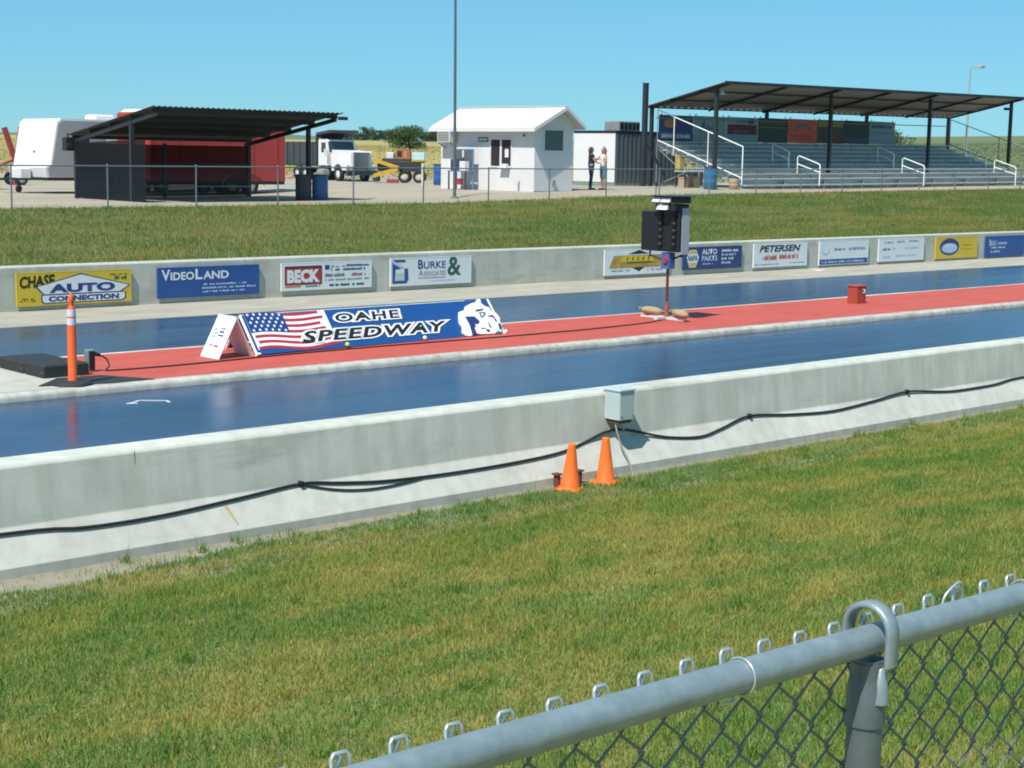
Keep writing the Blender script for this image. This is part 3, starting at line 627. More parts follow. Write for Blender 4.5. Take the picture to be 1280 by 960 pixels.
# tube frame at both ends: front leg, back leg, cross bar
TW = mat('white_tube', (.78, .78, .76), .4)
iv = BM.inverted()
for u in (-.03, L_+.03):
    top = Vector((u, .01, PH)); fb = Vector((u, .01, -.01)); g = BM @ fb
    back = iv @ Vector((g.x, g.y+.86, .115))
    b = MB(); b.tube([fb, top], .022, 8); b.tube([top, back], .018, 8); b.tube([fb.lerp(top, .32), back.lerp(top, .32)], .012, 6)
    b.beam(fb+Vector((0, -.06, .0)), fb+Vector((0, .1, .0)), .06, .03); b.build('end_frame', TW, BN)
MB().tube([(-.03, .02, PH+.005), (L_*.9, .02, PH+.005)], .014, 6).build('top_rail', TW, BN)
BK0 = iv @ (BM @ Vector((0, .03, PH))); g0 = BM @ Vector((0, 0, 0)); g1 = BM @ Vector((L_, 0, 0))
b = MB(); b.add([BK0, (L_, .03, PH), iv @ Vector((g1.x, g1.y+.85, .13)), iv @ Vector((g0.x, g0.y+.85, .13))], [(0, 1, 2, 3)]); b.build('back_panel', mat('banner_back', (.03, .035, .045), .7), BN)
LIME = mat('lime_ball', (.55, .62, .05), .4); MINT = mat('mint_ball', (.10, .50, .33), .4); IVORY = mat('ivory_ball', (.78, .72, .60), .4)
for u, z, y, m, nm in ((1.66, -.005, -.05, LIME, 'yellow'), (3.28, -.005, -.05, IVORY, 'white'), (4.93, -.01, -.06, MINT, 'green'), (5.14, -.01, -.04, IVORY, 'cream'), (2.15, .53, -.02, LIME, 'yellow'), (3.34, .235, -.02, MINT, 'green')):
    MB().ball((u, y, z+.02), .038 if z < .1 else .022, 10).build('marker_ball', m, BN)

# ------------------------------------------------------------------ white A-frame sign
A = thing('sandwich_board', (12.69, 20.15, .104), 'white folding A-frame board on red median left of the banner', 'sign')
ws = mat('white_coroplast', (.80, .78, .77), .5)
def leaf(x0, name):
    b = MB(); w = .25; d = .012 if x0 < 0 else -.012
    b.add([(x0, -w, 0), (x0, w, 0), (0, w, .60), (0, -w, .60), (x0+d, -w, 0), (x0+d, w, 0), (d, w, .59), (d, -w, .59)], [(0, 1, 2, 3), (4, 5, 6, 7), (0, 1, 5, 4), (1, 2, 6, 5), (2, 3, 7, 6), (3, 0, 4, 7)])
    return b.build(name, ws, A)
fr = leaf(-.32, 'front_leaf'); leaf(.30, 'back_leaf')
b = MB(); b.box(-.012, .012, -.25, .25, .588, .606); b.build('hinge_strip', ws, A)
def onleaf(y, z): t = z/.60; return (-.32*(1-t)-.004, y, z)
for nm, m, ps in (('logo_print', mat('cyan_print', (.12, .42, .55)), ((.10, .38, .17, .41), (.06, .33, .14, .36), (.08, .29, .18, .31), (.12, .24, .15, .27))), ('logo_print', INKB, ((-.10, .36, .02, .385), (-.12, .31, .03, .33), (-.12, .41, .0, .425))), ('logo_print', mat('red_small_print', (.55, .10, .08)), ((-.10, .155, .02, .185), (.05, .165, .15, .185)))):
    b = MB()
    for y0, z0, y1, z1 in ps: b.add([onleaf(y0, z0), onleaf(y1, z0), onleaf(y1, z1), onleaf(y0, z1)], [(0, 1, 2, 3)])
    b.build(nm, m, fr)

# ------------------------------------------------------------------ delineator post, pads, sensor post
D = thing('delineator_post', (9.52, 18.80, .104), 'tall orange delineator post with two reflective bands on black base', 'delineator')
MB().lathe([(.26, 0), (.26, .022), (.20, .045), (.075, .055), (.07, .0551)], 8).build('base', RUBBER, D)
MB().lathe([(.062, .05), (.064, .07), (.056, .085), (.056, .93), (.05, .97), (.034, 1.0), (.026, 1.03), (.034, 1.05), (.036, 1.10), (.030, 1.15), (.016, 1.165)], 16).build('post', ORANGE, D)
for z in (.77, .88): MB().lathe([(.0575, z), (.0575, z+.085)], 16).build('reflective_band', REFL, D)
b = MB(); b.prism([(9.1, 18.9), (9.9, 18.63), (10.6, 18.63), (10.2, 19.35), (9.6, 19.4)], 'z', .1045, .113); o = b.build('rubber_mat', RUBBER); tag(o, 'flat dark rubber mat lying under the orange post', 'mat')
for y0, y1, lb, dz in ((19.52, 20.08, 'black foam pad nearer the orange post', .0), (20.11, 20.86, 'black foam pad farther from the orange post, at picture left', .012)):
    o = thing('foam_pad', (9.47, y0, .106), lb, 'pad', 'black pads at the start line')
    MB().bevbox(0, .66, 0, y1-y0, 0, .165-dz, .02).build('pad_body', RUBBER, o); MB().box(-.004, .664, .03, .06, .05, .075).build('strap', mat('faded_strap', (.12, .10, .05)), o)
S = thing('sensor_post', (10.28, 19.80, .104), 'short grey metal sensor box with dark lens beside the pads', 'sensor')
MB().bevbox(-.055, .055, -.055, .055, 0, .30, .008).build('housing', GALV, S); MB().box(-.03, .05, -.061, -.0555, .02, .28).build('front_plate', BLACKM, S)
MB().cyl((.055, -.02, .24), (.14, -.03, .215), .028, .022).build('lens_tube', BLACKM, S)
b = MB(); b.tube(spline([(10.42, 19.77, .318), (10.52, 19.78, .26), (10.54, 19.74, .16), (10.47, 19.70, .115), (10.75, 19.66, .112), (11.3, 19.64, .112), (11.9, 19.66, .112), (12.6, 19.72, .112), (13.6, 19.80, .112), (15.5, 19.83, .112), (17.9, 19.76, .112), (19.5, 19.78, .112), (20.6, 19.86, .112), (21.5, 19.98, .112), (22.2, 20.2, .112)], 5), .011, 5)
tag(b.build('signal_cable', CABLE), 'thin black cable running along the red median to the light tree', 'cable')

# ------------------------------------------------------------------ starting light tree
T = thing('starting_tree', (22.42, 20.25, .104), 'black starting light tree on a pole with sandbagged base', 'starting lights')
b = MB(); b.beam((-.05, .0, .03), (-.05, .62, .03), .09, .05); b.beam((-.05, 0, .03), (-.05, -.46, .03), .09, .05); b.beam((-.35, 0, .035), (.35, 0, .035), .09, .05); b.build('base_legs', mat('worn_white_steel', (.62, .60, .56), .5), T)
MB().cyl((-.05, 0, .03), (-.05, 0, .34), .055, .04).build('pole_socket', mat('worn_red_steel', (.30, .09, .07), .6, var=.3, vscale=15), T)
MB().cyl((-.05, 0, .34), (-.05, 0, 1.25), .028).build('pole', mat('red_black_pole', (.06, .025, .025), .5, col2=(.16, .035, .03), vscale=6), T)
MB().bevbox(-.14, .04, -.10, .10, .96, 1.26, .01).build('junction_box', mat('blue_enclosure', (.06, .12, .30), .5), T)
MB().cyl((-.141, -.03, 1.12), (-.17, -.03, 1.12), .06, .055, 12).build('red_button', SIGNR, T)
b = MB(); b.tube(spline([(-.14, .1, 1.14), (-.2, .3, 1.2), (-.1, .42, 1.18), (-.05, .46, 1.27)]), .018, 6); b.tube(spline([(0, -.1, 1.15), (.02, -.28, 1.22), (-.05, -.33, 1.2), (-.05, -.34, 1.28)]), .018, 6); b.build('looped_wire', CABLE, T)
MB().bevbox(-.13, .02, -.30, .64, 1.28, 2.02, .015).build('back_board', BLACKM, T)
MB().bevbox(-.17, .10, -.36, .22, 1.30, 2.16, .015).build('light_column', BLACKM, T)
GP = mat('lit_side_grey', (.38, .42, .42), .5)
MB().box(-.10, .10, -.372, -.3605, 1.24, 2.10).build('lit_side', GP, T)  # pale sheet paints the lit side of the black column
LENS = [mat('amber_lens', (.022, .014, .010), .6), mat('green_lens', (.010, .018, .014), .6), mat('red_lens', (.020, .010, .010), .6), mat('clear_lens', (.03, .032, .032), .5)]
for i, z in enumerate((2.06, 1.93, 1.80, 1.67, 1.54, 1.41)):
    for y in (-.24, .10):
        m = LENS[3] if i < 1 else LENS[0] if i < 4 else LENS[1] if i == 4 else LENS[2]
        h = MB().lathe([(.05, 0), (.058, .02), (.058, .03)], 12).build('lamp_ring', BLACKM, T); h.rotation_euler = (0, -PI/2, 0); h.location = (-.170, y, z)
        l = MB().lathe([(.046, .0), (.04, .02), (.015, .032)], 12).build('lens', m, h); l.location = (0, 0, .015)
for z0, z1, y0, y1 in ((2.19, 2.30, -.38, .20), (2.05, 2.17, -.34, .14)):
    b = MB(); b.bevbox(-.30, .12, y0, y1, z0, z1, .012); b.build('hood', BLACKM, T)
    for a, c in (((y0+.12, y0+.34), (y0+.37, y0+.56)) if z0 > 2.1 else ((y0+.14, y0+.40),)): MB().prism([(-.301, z0+.02), (-.36, z0+.015), (-.302, z1-.01)], 'y', a, c).build('sunlit_visor', WHITE, T)  # white wedges paint the sunlit slopes of the black hoods
b = MB(); b.box(-.36, .18, -.44, .24, 2.304, 2.318); b.build('top_plate', BLACKM, T)
MB().cyl((-.2, .22, 2.31), (-.2, .22, 2.56), .008).build('antenna', BLACKM, T)
for i, (y, lb) in enumerate(((.40, 'tan sandbag weighing down the left foot of the light tree'), (-.32, 'tan sandbag weighing down the right foot of the light tree'))):
    b = MB(); b.ball((0, 0, 0), .20, 14, (.62, 1.25, .42)); o = b.build('sandbag', TAN); o.location = (22.40, 20.25+y, .104+.055+.075); o.rotation_euler = (.05, .1, .2-.5*i); tag(o, lb, 'sandbag', 'sandbags on the tree base')
    for k in range(1): MB().tube(spline([(-.09, .22, .02), (0, .27, .03), (.09, .22, .02)]), .02, 6).build('bag_neck', TAN, o)
# red box on the median
o = thing('red_box', (28.58, 20.40, .104), 'small red metal box standing alone on the red median', 'box'); RB = mat('red_box_paint', (.36, .06, .035), .5, var=.1, vscale=5)
MB().bevbox(-.16, .16, -.13, .13, 0, .36, .012).build('box_body', RB, o); MB().bevbox(-.175, .175, -.145, .145, .3605, .385, .01).build('lid', RB, o); MB().tube(spline([(.02, -.146, .30), (.02, -.19, .29), (.02, -.19, .24), (.02, -.146, .23)]), .01, 6).build('handle', REFL, o)

# ------------------------------------------------------------------ junction box, cables, cones at the near barrier
J = thing('junction_box', (11.415, 11.03, .50), 'pale grey electrical box hung on the near concrete barrier', 'electrical box')
GB2 = mat('pale_grey_enamel', (.44, .51, .52), .45, var=.05)
MB().bevbox(-.108, .108, -.215, .0, .03, .315, .008).build('box_body', GB2, J); MB().bevbox(-.116, .116, -.224, .0, .3155, .337, .006).build('lid', GB2, J)
MB().box(-.09, .09, -.19, -.02, -.01, .0295).build('bottom_collar', mat('collar_rust', (.10, .07, .05), .8), J); MB().box(-.07, .07, -.001, .06, .05, .30).build('mounting_plate', GALV, J)
for sx in (-.08, .08): MB().cyl((sx, -.215, .07), (sx, -.221, .07), .010, n=8).build('screw', GALV, J)
b = MB(); b.tube(spline([(11.34, 10.90, .51), (11.34, 10.88, .42), (11.37, 10.84, .27), (11.40, 10.76, .12), (11.41, 10.70, -.02)]), .010, 7); b.tube(spline([(11.40, 10.92, .51), (11.44, 10.93, .45), (11.52, 10.95, .40)]), .010, 6)
tag(b.build('conduit', mat('grey_conduit', (.30, .30, .27), .6)), 'thin grey conduit dropping from the electrical box to the grass', 'conduit')
def toe(z, r): # a point resting on the sloping toe or the face
    return (10.78+(z-.08)*.80 if z < .33 else 10.985+(z-.33)*.14)-r*1.25
cz = [(2, .33), (4.93, .30), (5.6, .262), (6.25, .262), (7.0, .30), (7.62, .335), (8.0, .30), (8.47, .262), (9.2, .245), (9.99, .25), (10.61, .275), (11.0, .33), (11.3, .40), (11.6, .385), (12.1, .27), (12.6, .225), (13.0, .27), (13.51, .345), (14.2, .30), (14.95, .272), (15.8, .31), (16.49, .355), (17.2, .30), (17.6, .285), (18.4, .29), (19.12, .325), (21, .30), (24, .33), (28, .29), (34, .32), (45, .30)]
b = MB(); b.tube(spline([(x, toe(z, .0125), z) for x, z in cz], 5), .0125, 7)
tag(b.build('power_cable', CABLE), 'thick black power cable sagging along the toe of the near barrier', 'cable')
cz2 = [(7.58, .338), (7.9, .262), (8.2, .225), (8.55, .222), (8.9, .245)]
b = MB(); b.tube(spline([(x, toe(z, .009)-.003, z) for x, z in cz2], 6), .009, 6); tag(b.build('cable_branch', CABLE), 'short second cable strand looping below the thick one, left of the cones', 'cable')
for i, (x, z) in enumerate(((4.4, .30), (7.61, .335), (13.51, .345), (16.49, .355))):
    b = MB(); b.box(x-.012, x+.012, toe(z, .019)-.024, toe(z, .019)+.06, z-.024, z+.024); tag(b.build('cable_clip', BLACKM), ['black clip holding the cable at the far left of the barrier', 'black clip where the cable strands split', 'black clip holding the cable right of the electrical box', 'black clip holding the cable near the right picture edge'][i], 'clip', 'cable clips on the barrier')
def cone(x, y, rz, tx, lb):
    o = thing('traffic_cone', (x, y, gz(x, y)-.005), lb, 'traffic cone', 'orange cones by the barrier', rz); o.rotation_euler.x = tx
    MB().lathe([(.100, .028), (.088, .045), (.040, .40), (.035, .432), (.032, .445), (.022, .446)], 20).build('cone_body', CONEO, o)
    MB().bevbox(-.125, .125, -.125, .125, 0, .030, .02).build('cone_base', CONEO, o); return o
cone(10.38, 10.55, .5, .03, 'orange traffic cone standing clear in front of the brown bracket')
cone(10.88, 10.57, .2, -.02, 'orange traffic cone nearest the electrical box, base sunk in grass')
o = thing('rusty_bracket', (10.50, 10.70, -.01), 'low rusty brown metal bracket behind the left cone', 'bracket')
b = MB(); b.box(-.16, .16, -.03, .03, 0, .03); b.box(-.16, -.13, -.03, .03, .03, .13); b.box(.13, .16, -.03, .03, .03, .13); b.build('channel', RUST, o); MB().box(-.18, -.11, -.04, .04, .13, .145).build('lip', RUST, o); MB().box(.11, .18, -.04, .04, .13, .145).build('lip', RUST, o)

# ------------------------------------------------------------------ near chain-link fence
NF = thing('chain_link_fence', (-.023, 1.18, 1.307), 'close galvanised chain-link fence with thick top rail at lower right', 'fence'); NF.rotation_euler.y = .0195
ZR = 2.478-1.27
MB().tube([(x, 0, ZR+.0016*math.sin(x*2)) for x in np.linspace(-3.2, 7.0, 42)], .0203, 20).build('top_rail', GALV, NF)
PX = 1.721; POSTG = mat('shaded_galvanised_post', (.13, .165, .175), .45, .4, var=.15, vscale=25)  # post steel darker than the rail: its shade is put into the colour
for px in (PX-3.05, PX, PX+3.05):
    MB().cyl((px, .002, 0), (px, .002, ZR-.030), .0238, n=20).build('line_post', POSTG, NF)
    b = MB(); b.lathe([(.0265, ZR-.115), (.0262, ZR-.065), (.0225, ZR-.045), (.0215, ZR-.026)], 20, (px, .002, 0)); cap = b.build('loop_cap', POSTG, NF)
    b = MB(); rr = .033; v = []; pth = [(-rr, -.040, 0)]
    pth = [(-rr, -.030, 0.)]+[(-rr*math.cos(PI*i/14), .012+rr*math.sin(PI*i/14), PI*i/14) for i in range(15)]+[(rr, -.030, PI)]
    for yy, z_, a_ in pth:
        ny, nz = -math.cos(a_), math.sin(a_)
        for w, t_ in ((-.013, 0), (-.009, .006), (.009, .006), (.013, 0), (.009, -.003), (-.009, -.003)): v.append((px+w, .002+yy+ny*t_, ZR+z_+nz*t_))
    b.add(v, [(i*6+k, i*6+(k+1) % 6, (i+1)*6+(k+1) % 6, (i+1)*6+k) for i in range(16) for k in range(6)], True); b.build('loop_eye', GALV, cap)
    b = MB(); b.lathe([(.0130, ZR-.082), (.0130, ZR-.079), (.0080, ZR-.036), (.005, ZR-.033)], 14, (px, -.0175, 0)); b.build('cap_highlight', GALV, cap)  # small paler cone shaped to stand for the highlight on the cap
P_ = .072
def mesh_wires(x0, x1, zt, r, n, yo, zlow):
    b = MB(); kb = MB(); H_ = P_/2
    for k in range(int(x0/H_), int(x1/H_)):
        cx = k*H_; pts = []; i = k % 2; z = zt
        while z > zlow:
            s = 1 if i % 2 == 0 else -1
            # little hook where neighbouring wires cross
            pts.append((cx+s*(H_/2+.0018), yo-s*r*1.05, z+.0035)); pts.append((cx+s*(H_/2+.0018), yo+s*r*1.05, z-.0035))
            z -= H_; i += 1
        b.tube(pts, r, n)
        if k % 2: continue
        # knuckled selvage: the two wire ends folded over each other above the rail
        x = cx+H_/2; j = .002*math.sin(k*2.7)
        kb.tube([(x-.0125, yo-.002, zt-.004), (x-.0115, yo-.002, zt+.012), (x-.011, yo, zt+.022+j), (x-.008, yo+.001, zt+.0265+j), (x+.007, yo+.001, zt+.0265+j), (x+.0105, yo, zt+.022+j), (x+.0125, yo-.001, zt+.006), (x+.0165, yo-.001, zt-.010)], r*1.25, n)
        kb.tube([(x-.010, yo+.004, zt-.006), (x-.002, yo+.004, zt+.010), (x+.003, yo+.003, zt+.022+j)], r*1.25, n)
    return b, kb
ZT = ZR-.002
wm, wk = mesh_wires(-1.6, 6.2, ZT, .0019, 6, .0260, .02)
o = wm.build('chain_mesh', WIRE, NF); o['kind'] = 'stuff'; o = wk.build('sunlit_wire_knuckles', TIE, NF); o['kind'] = 'stuff'  # knuckles are the mesh wire, coloured paler for the sun on them
# one wire end sprung loose above the rail
MB().tube(spline([(1.925, .026, ZT-.006), (1.930, .026, ZT+.018), (1.942, .024, ZT+.030), (1.958, .022, ZT+.038), (1.966, .022, ZT+.036)], 4), .0021, 6).build('loose_wire_end', TIE, NF)
for tx in (-.9, -.1, .62, 1.455, 2.098, 2.75, 3.5, 4.4):
    b = MB(); pts = []
    for i in range(25):
        a = -.75*PI+1.7*PI*i/24; pts.append((tx+.004*(i/24)-.002, -.0228*math.cos(a)*-1, ZR+.0228*math.sin(a)))
    pts = [(p[0], -p[1], p[2]) for p in pts]
    pts += [(tx+.012, .026, ZR-.018), (tx+.02, .029, ZR-.026)]; pts = [(tx-.018, .016, ZR-.036), (tx-.008, .0, ZR-.030)]+pts
    b.tube(pts, .0016, 6); b.build('tie_wire', TIE, NF)

# ================================================================== BEHIND THE TRACK
# ------------------------------------------------------------------ far chain-link fence along the top of the bank
FF = thing('yard_fence', (40, 44, 0), 'low chain-link fence with thin posts along the top of the grass bank', 'fence')
X0F = 19.5+1.0
fx = [X0F+3.05*i-3.05*2 for i in range(26)]
def zrail(x): return lerp(x, [10, 20, 42, 49, 60, 70, 95], [2.58, 2.59, 2.65, 2.69, 2.75, 2.80, 3.05])
pm = MB(); pm.cyl((0, 0, -.2), (0, 0, 1.27), .026, n=8); pm.ball((0, 0, 1.28), .036, 8); pme = pm.mesh('fence_post', FPOST)
for x in fx: link('fence_post', pme, FF, (x-40, 0, zrail(x)-1.255))
MB().tube([(x-40, 0, zrail(x)) for x in fx], .021, 8).build('top_rail', FPOST, FF)
b = MB()
p = .10
for k in range(int((fx[-1]-fx[0])/(p/2))):
    cx = fx[0]+k*p/2-40; zt = zrail(cx+40); pts = []; i = k % 2; z = zt-.01
    v = []; 
    for j in range(25):
        s = 1 if i % 2 == 0 else -1; v += [(cx+s*p/4-.0016, .02, z), (cx+s*p/4+.0016, .02, z)]; z -= p/2; i += 1
    b.add(v, [(2*j, 2*j+1, 2*j+3, 2*j+2) for j in range(24)])
o = b.build('chain_mesh', FPOST, FF); o['kind'] = 'stuff'

# ------------------------------------------------------------------ flag or lamp pole in front of the booth
o = thing('tall_pole', (38.54, 45.6, gz(38.54, 45.6)), 'very tall thin metal pole rising past the top of the picture beside the booth', 'pole')
PG = mat('weathered_pole', (.13, .145, .155), .5, .3)
MB().cyl((0, 0, -.1), (-.05, .04, 8.05), .062, .045, 10).build('shaft', PG, o); MB().lathe([(.15, 0), (.15, .03), (.07, .05)], 10).build('base_plate', PG, o)
MB().ball((-.05, .04, 8.08), .07, 8).build('finial', PG, o); MB().box(-.05, .05, -.09, -.06, 1.1, 1.22).build('cleat', PG, o)

# ------------------------------------------------------------------ shelter on the left
SH = thing('picnic_shelter', (26.8, 47.0, 1.37), 'open dark shelter with sloping corrugated roof and mesh back wall', 'shelter')
def P(x, y, z): return (x-26.8, y-47.0, z-1.37)
b = MB(); n = 150; v = []
for i in range(n+1):
    x = 26.8+7.65*i/n; w = .022*math.sin(i*PI/2*1.0+.4)
    v += [P(x, 46.95, 4.52+w), P(x, 52.95, 3.58+w)]
b.add(v, [(2*i, 2*i+1, 2*i+3, 2*i+2) for i in range(n)], False); ro = b.build('roof_sheet', DKROOF, SH)
md = ro.modifiers.new('thickness', 'SOLIDIFY'); md.thickness = .004
for y in (47.2, 48.6, 50.1, 51.5, 52.75):
    z = 4.52+(3.58-4.52)*(y-46.95)/6.0-.10; MB().beam(P(26.9, y, z), P(34.35, y, z), .05, .13).build('purlin', DARKST, SH)
for x in (26.98, 34.15):
    MB().beam(P(x, 47.0, 4.52-.24), P(x, 52.9, 3.58-.24), .08, .14).build('rafter', DARKST, SH)
    for y, top in ((48.7, 3.95), (52.65, 3.33)): MB().beam(P(x, y, 1.2), P(x, y, top+.05), .13, .13).build('post', DARKST, SH)
MB().beam(P(30.5, 52.65, 1.2), P(30.5, 52.65, 3.35), .11).build('post', DARKST, SH)
MESHM = mat_screen('black_shade_mesh', (.012, .015, .018), .92)
b = MB(); b.add([P(27.05, 52.60, 1.38), P(34.08, 52.60, 1.38), P(34.08, 52.60, 3.30), P(27.05, 52.60, 3.28)], [(0, 1, 2, 3)]); b.build('mesh_screen', MESHM, SH)
b = MB(); b.add([P(26.93, 47.7, 1.38), P(26.93, 52.58, 1.38), P(26.93, 52.58, 3.30), P(26.93, 47.7, 3.45)], [(0, 1, 2, 3)]); b.build('mesh_screen', MESHM, SH)
MB().beam(P(27, 52.58, 2.6), P(34.1, 52.58, 2.6), .04, .08).build('girt', DARKST, SH); MB().beam(P(28.2, 52.50, 1.78), P(34.1, 52.50, 1.78), .05, .05).build('bench_rail', mat('weathered_bench', (.32, .29, .22), .8), SH)
MB().box(34.6-26.8, 34.9-26.8, .3, .5, 4.28-1.37, 4.40-1.37).build('eave_lamp', DARKST, SH)
o = thing('loudspeaker', (26.72, 52.75, 3.02), 'black box loudspeaker under the shelter roof at its back left corner', 'loudspeaker')
MB().bevbox(-.14, .14, -.16, .16, 0, .47, .015).build('cabinet', BLACKM, o); MB().cyl((0, -.161, .17), (0, -.17, .17), .11, .1, 14).build('speaker_cone', RUBBER, o); MB().beam((0, 0, .47), (0, 0, .62), .04).build('hanger', DARKST, o)
def barrel(x, y, z, m, lb, h=.90, r=.29, grp='plastic barrels in the yard'):
    o = thing('barrel', (x, y, z), lb, 'barrel', grp)
    MB().lathe([(r*.92, 0), (r, .03), (r, h*.30), (r*1.04, h*.33), (r, h*.36), (r, h*.63), (r*1.04, h*.66), (r, h*.69), (r, h-.05), (r*.95, h)], 18).build('drum', m, o)
    MB().lathe([(r*.985, h-.012), (r*1.03, h), (r*1.03, h+.03), (r*.95, h+.035)], 18).build('rim', BLACKM, o); return o
barrel(34.28, 48.15, 1.385, BLUEBAR, 'blue barrel standing at the right post of the shelter')
barrel(33.62, 48.25, 1.385, mat('dark_barrel', (.035, .04, .045), .6), 'dark grey barrel beside the blue one under the shelter edge')
barrel(50.15, 60.5, gz(50.15, 60.5), BLUEBAR, 'blue barrel standing just left of the white booth', .98)
barrel(53.5, 46.1, gz(53.5, 46.1), mat('teal_barrel', (.035, .15, .27), .35), 'blue barrel at the left end of the bleachers', .92)

# ------------------------------------------------------------------ red enclosed trailer behind the shelter
def wheel(par, x, y, z, r=.36, w=.22, hub=None, name='wheel'):
    b = MB(); b.lathe([(r*.62, -w/2), (r*.95, -w/2), (r, -w*.35), (r, w*.35), (r*.95, w/2), (r*.62, w/2), (r*.60, 0), (r*.62, -w/2)], 22, caps=False); o = b.build(name, TYRE, par, loc=(x, y, z)); o.rotation_euler = (PI/2, 0, 0)
    MB().lathe([(r*.60, -w*.42), (r*.60, w*.40), (r*.35, w*.30), (r*.18, w*.42), (r*.1, w*.42)], 14).build('rim', hub or WHITE, o); return o
RT = thing('enclosed_trailer', (34.2, 55.4, gz(34, 55)), 'long red enclosed trailer parked behind the mesh wall of the shelter', 'trailer')
MB().bevbox(-2.9, 3.4, -.2, 2.3, .55, 3.18, .06).build('body', REDT, RT)
for i in range(6): MB().box(-2.7+i*1.14, -2.67+i*1.14, -.208, -.2005, .62, 2.88).build('panel_seam', mat('dark_red_seam', (.20, .022, .02), .5), RT)
MB().bevbox(-2.8, 3.3, -.1, 2.2, 3.181, 3.29, .10).build('roof_cap', WHITE, RT)
MB().box(-2.85, 3.35, -.17, 2.27, .42, .548).build('frame', BLACKM, RT)
for x in (.9, 1.75): wheel(RT, x, -.02, .38, .38)
for x in (.9, 1.75): wheel(RT, x, 2.12, .38, .38)
b = MB()
for i in range(13):
    a = PI*i/12; 
    if i < 12: 
        a2 = PI*(i+1)/12; b.add([(1.325-1.0*math.cos(a), -.26, .36+.52*math.sin(a)), (1.325-1.0*math.cos(a2), -.26, .36+.52*math.sin(a2)), (1.325-1.0*math.cos(a2), -.19, .36+.52*math.sin(a2)), (1.325-1.0*math.cos(a), -.19, .36+.52*math.sin(a))], [(0, 1, 2, 3)])
b.build('fender', mat('steel_fender', (.35, .36, .36), .4, .5), RT); MB().beam((-2.85, 1, .48), (-3.9, 1, .48), .1).build('tongue', BLACKM, RT)

# ------------------------------------------------------------------ white camper
CP = thing('camper_trailer', (29.0, 58.9, 1.34), 'white travel trailer with sloping front parked at far left', 'camper')
CW = mat('camper_white', (.70, .68, .68), .4); CG = mat('camper_side_shaded', (.30, .33, .35), .45, var=.03)  # the grey paints shade onto the white camper's side
prof = [(-.05, .62), (-.12, 1.0), (.10, 1.08), (.42, 2.78), (.60, 2.92), (7.2, 2.92), (7.3, 2.8), (7.3, .62)]
b = MB(); b.prism(prof, 'y', .03, 3.3); b.build('body', CW, CP)
b = MB(); b.prism([(.02, .70), (-.02, 1.0), (.16, 1.10), (.46, 2.72), (.62, 2.84), (7.2, 2.84), (7.25, .70)], 'y', .0, .028); b.build('side_panel', CG, CP)
MB().box(-.04, 7.28, .02, 3.28, .50, .615).build('chassis', BLACKM, CP); MB().bevbox(-.62, -.14, 1.2, 2.1, .58, .98, .05).build('gas_bottle_cover', WHITE, CP)
b = MB(); b.beam((-.1, .5, .55), (-1.3, 1.65, .52), .09); b.beam((-.1, 2.8, .55), (-1.3, 1.65, .52), .09); b.build('drawbar', BLACKM, CP)
MB().cyl((-.55, 1.55, .0), (-.55, 1.55, .58), .045).build('jack', BLACKM, CP); jw = MB().lathe([(.07, -.03), (.15, -.03), (.15, .03), (.07, .03)], 14).build('jack_wheel', RUBBER, CP, loc=(-.55, 1.5, .15)); jw.rotation_euler = (PI/2, 0, .3)
for x in (4.2, 5.0): wheel(CP, x, .12, .33, .33)
MB().box(1.1, 1.75, -.012, -.001, 1.5, 2.3).build('side_window', GLASS, CP); MB().box(2.5, 3.2, -.012, -.001, .9, 2.6).build('door', CW, CP); MB().bevbox(2.6, 3.5, 1.1, 2.0, 2.922, 3.14, .06).build('roof_vent', WHITE, CP)
MB().cyl((.19, 1.6, 1.62), (.17, 1.6, 1.62), .05, n=10).build('front_marker', RUBBER, CP)
# red auger behind the camper and a rusty wagon at the picture edge
o = thing('grain_auger', (35.4, 76.8, gz(35.4, 76.8)), 'red forked farm auger head rising behind the camper', 'farm machine')
RP = mat('faded_red_paint', (.30, .045, .05), .6, var=.15)
MB().beam((.55, -.3, 1.0), (.0, -.2, 2.85), .22).build('fork_arm', RP, o); MB().beam((.55, -.3, 1.0), (.75, -.5, 2.9), .22).build('fork_arm', RP, o); MB().beam((.50, -.3, 0), (.55, -.3, 1.1), .25).build('mast', RP, o)
MB().cyl((.5, -.3, 1.35), (-1.8, 1.2, .15), .11, .11, 10).build('auger_tube', mat('rust_orange_tube', (.32, .15, .05), .7, var=.2), o)
for s_ in (-1, 1): wheel(o, .5, -.3+s_*.6, .33, .33)
o = thing('farm_wagon', (30.2, 67.4, gz(30, 67)), 'low dark wagon with rusty brown side at the left picture edge', 'wagon')
MB().bevbox(-1.8, .45, -.6, 1.1, .75, 1.25, .03).build('side_board', mat('rusty_board', (.10, .055, .035), .8, var=.2), o); MB().box(-1.8, .45, -.5, 1.0, .62, .745).build('bed', BLACKM, o)
for x in (-1.2, .05): wheel(o, x, -.55, .30, .30); wheel(o, x, 1.0, .30, .30)

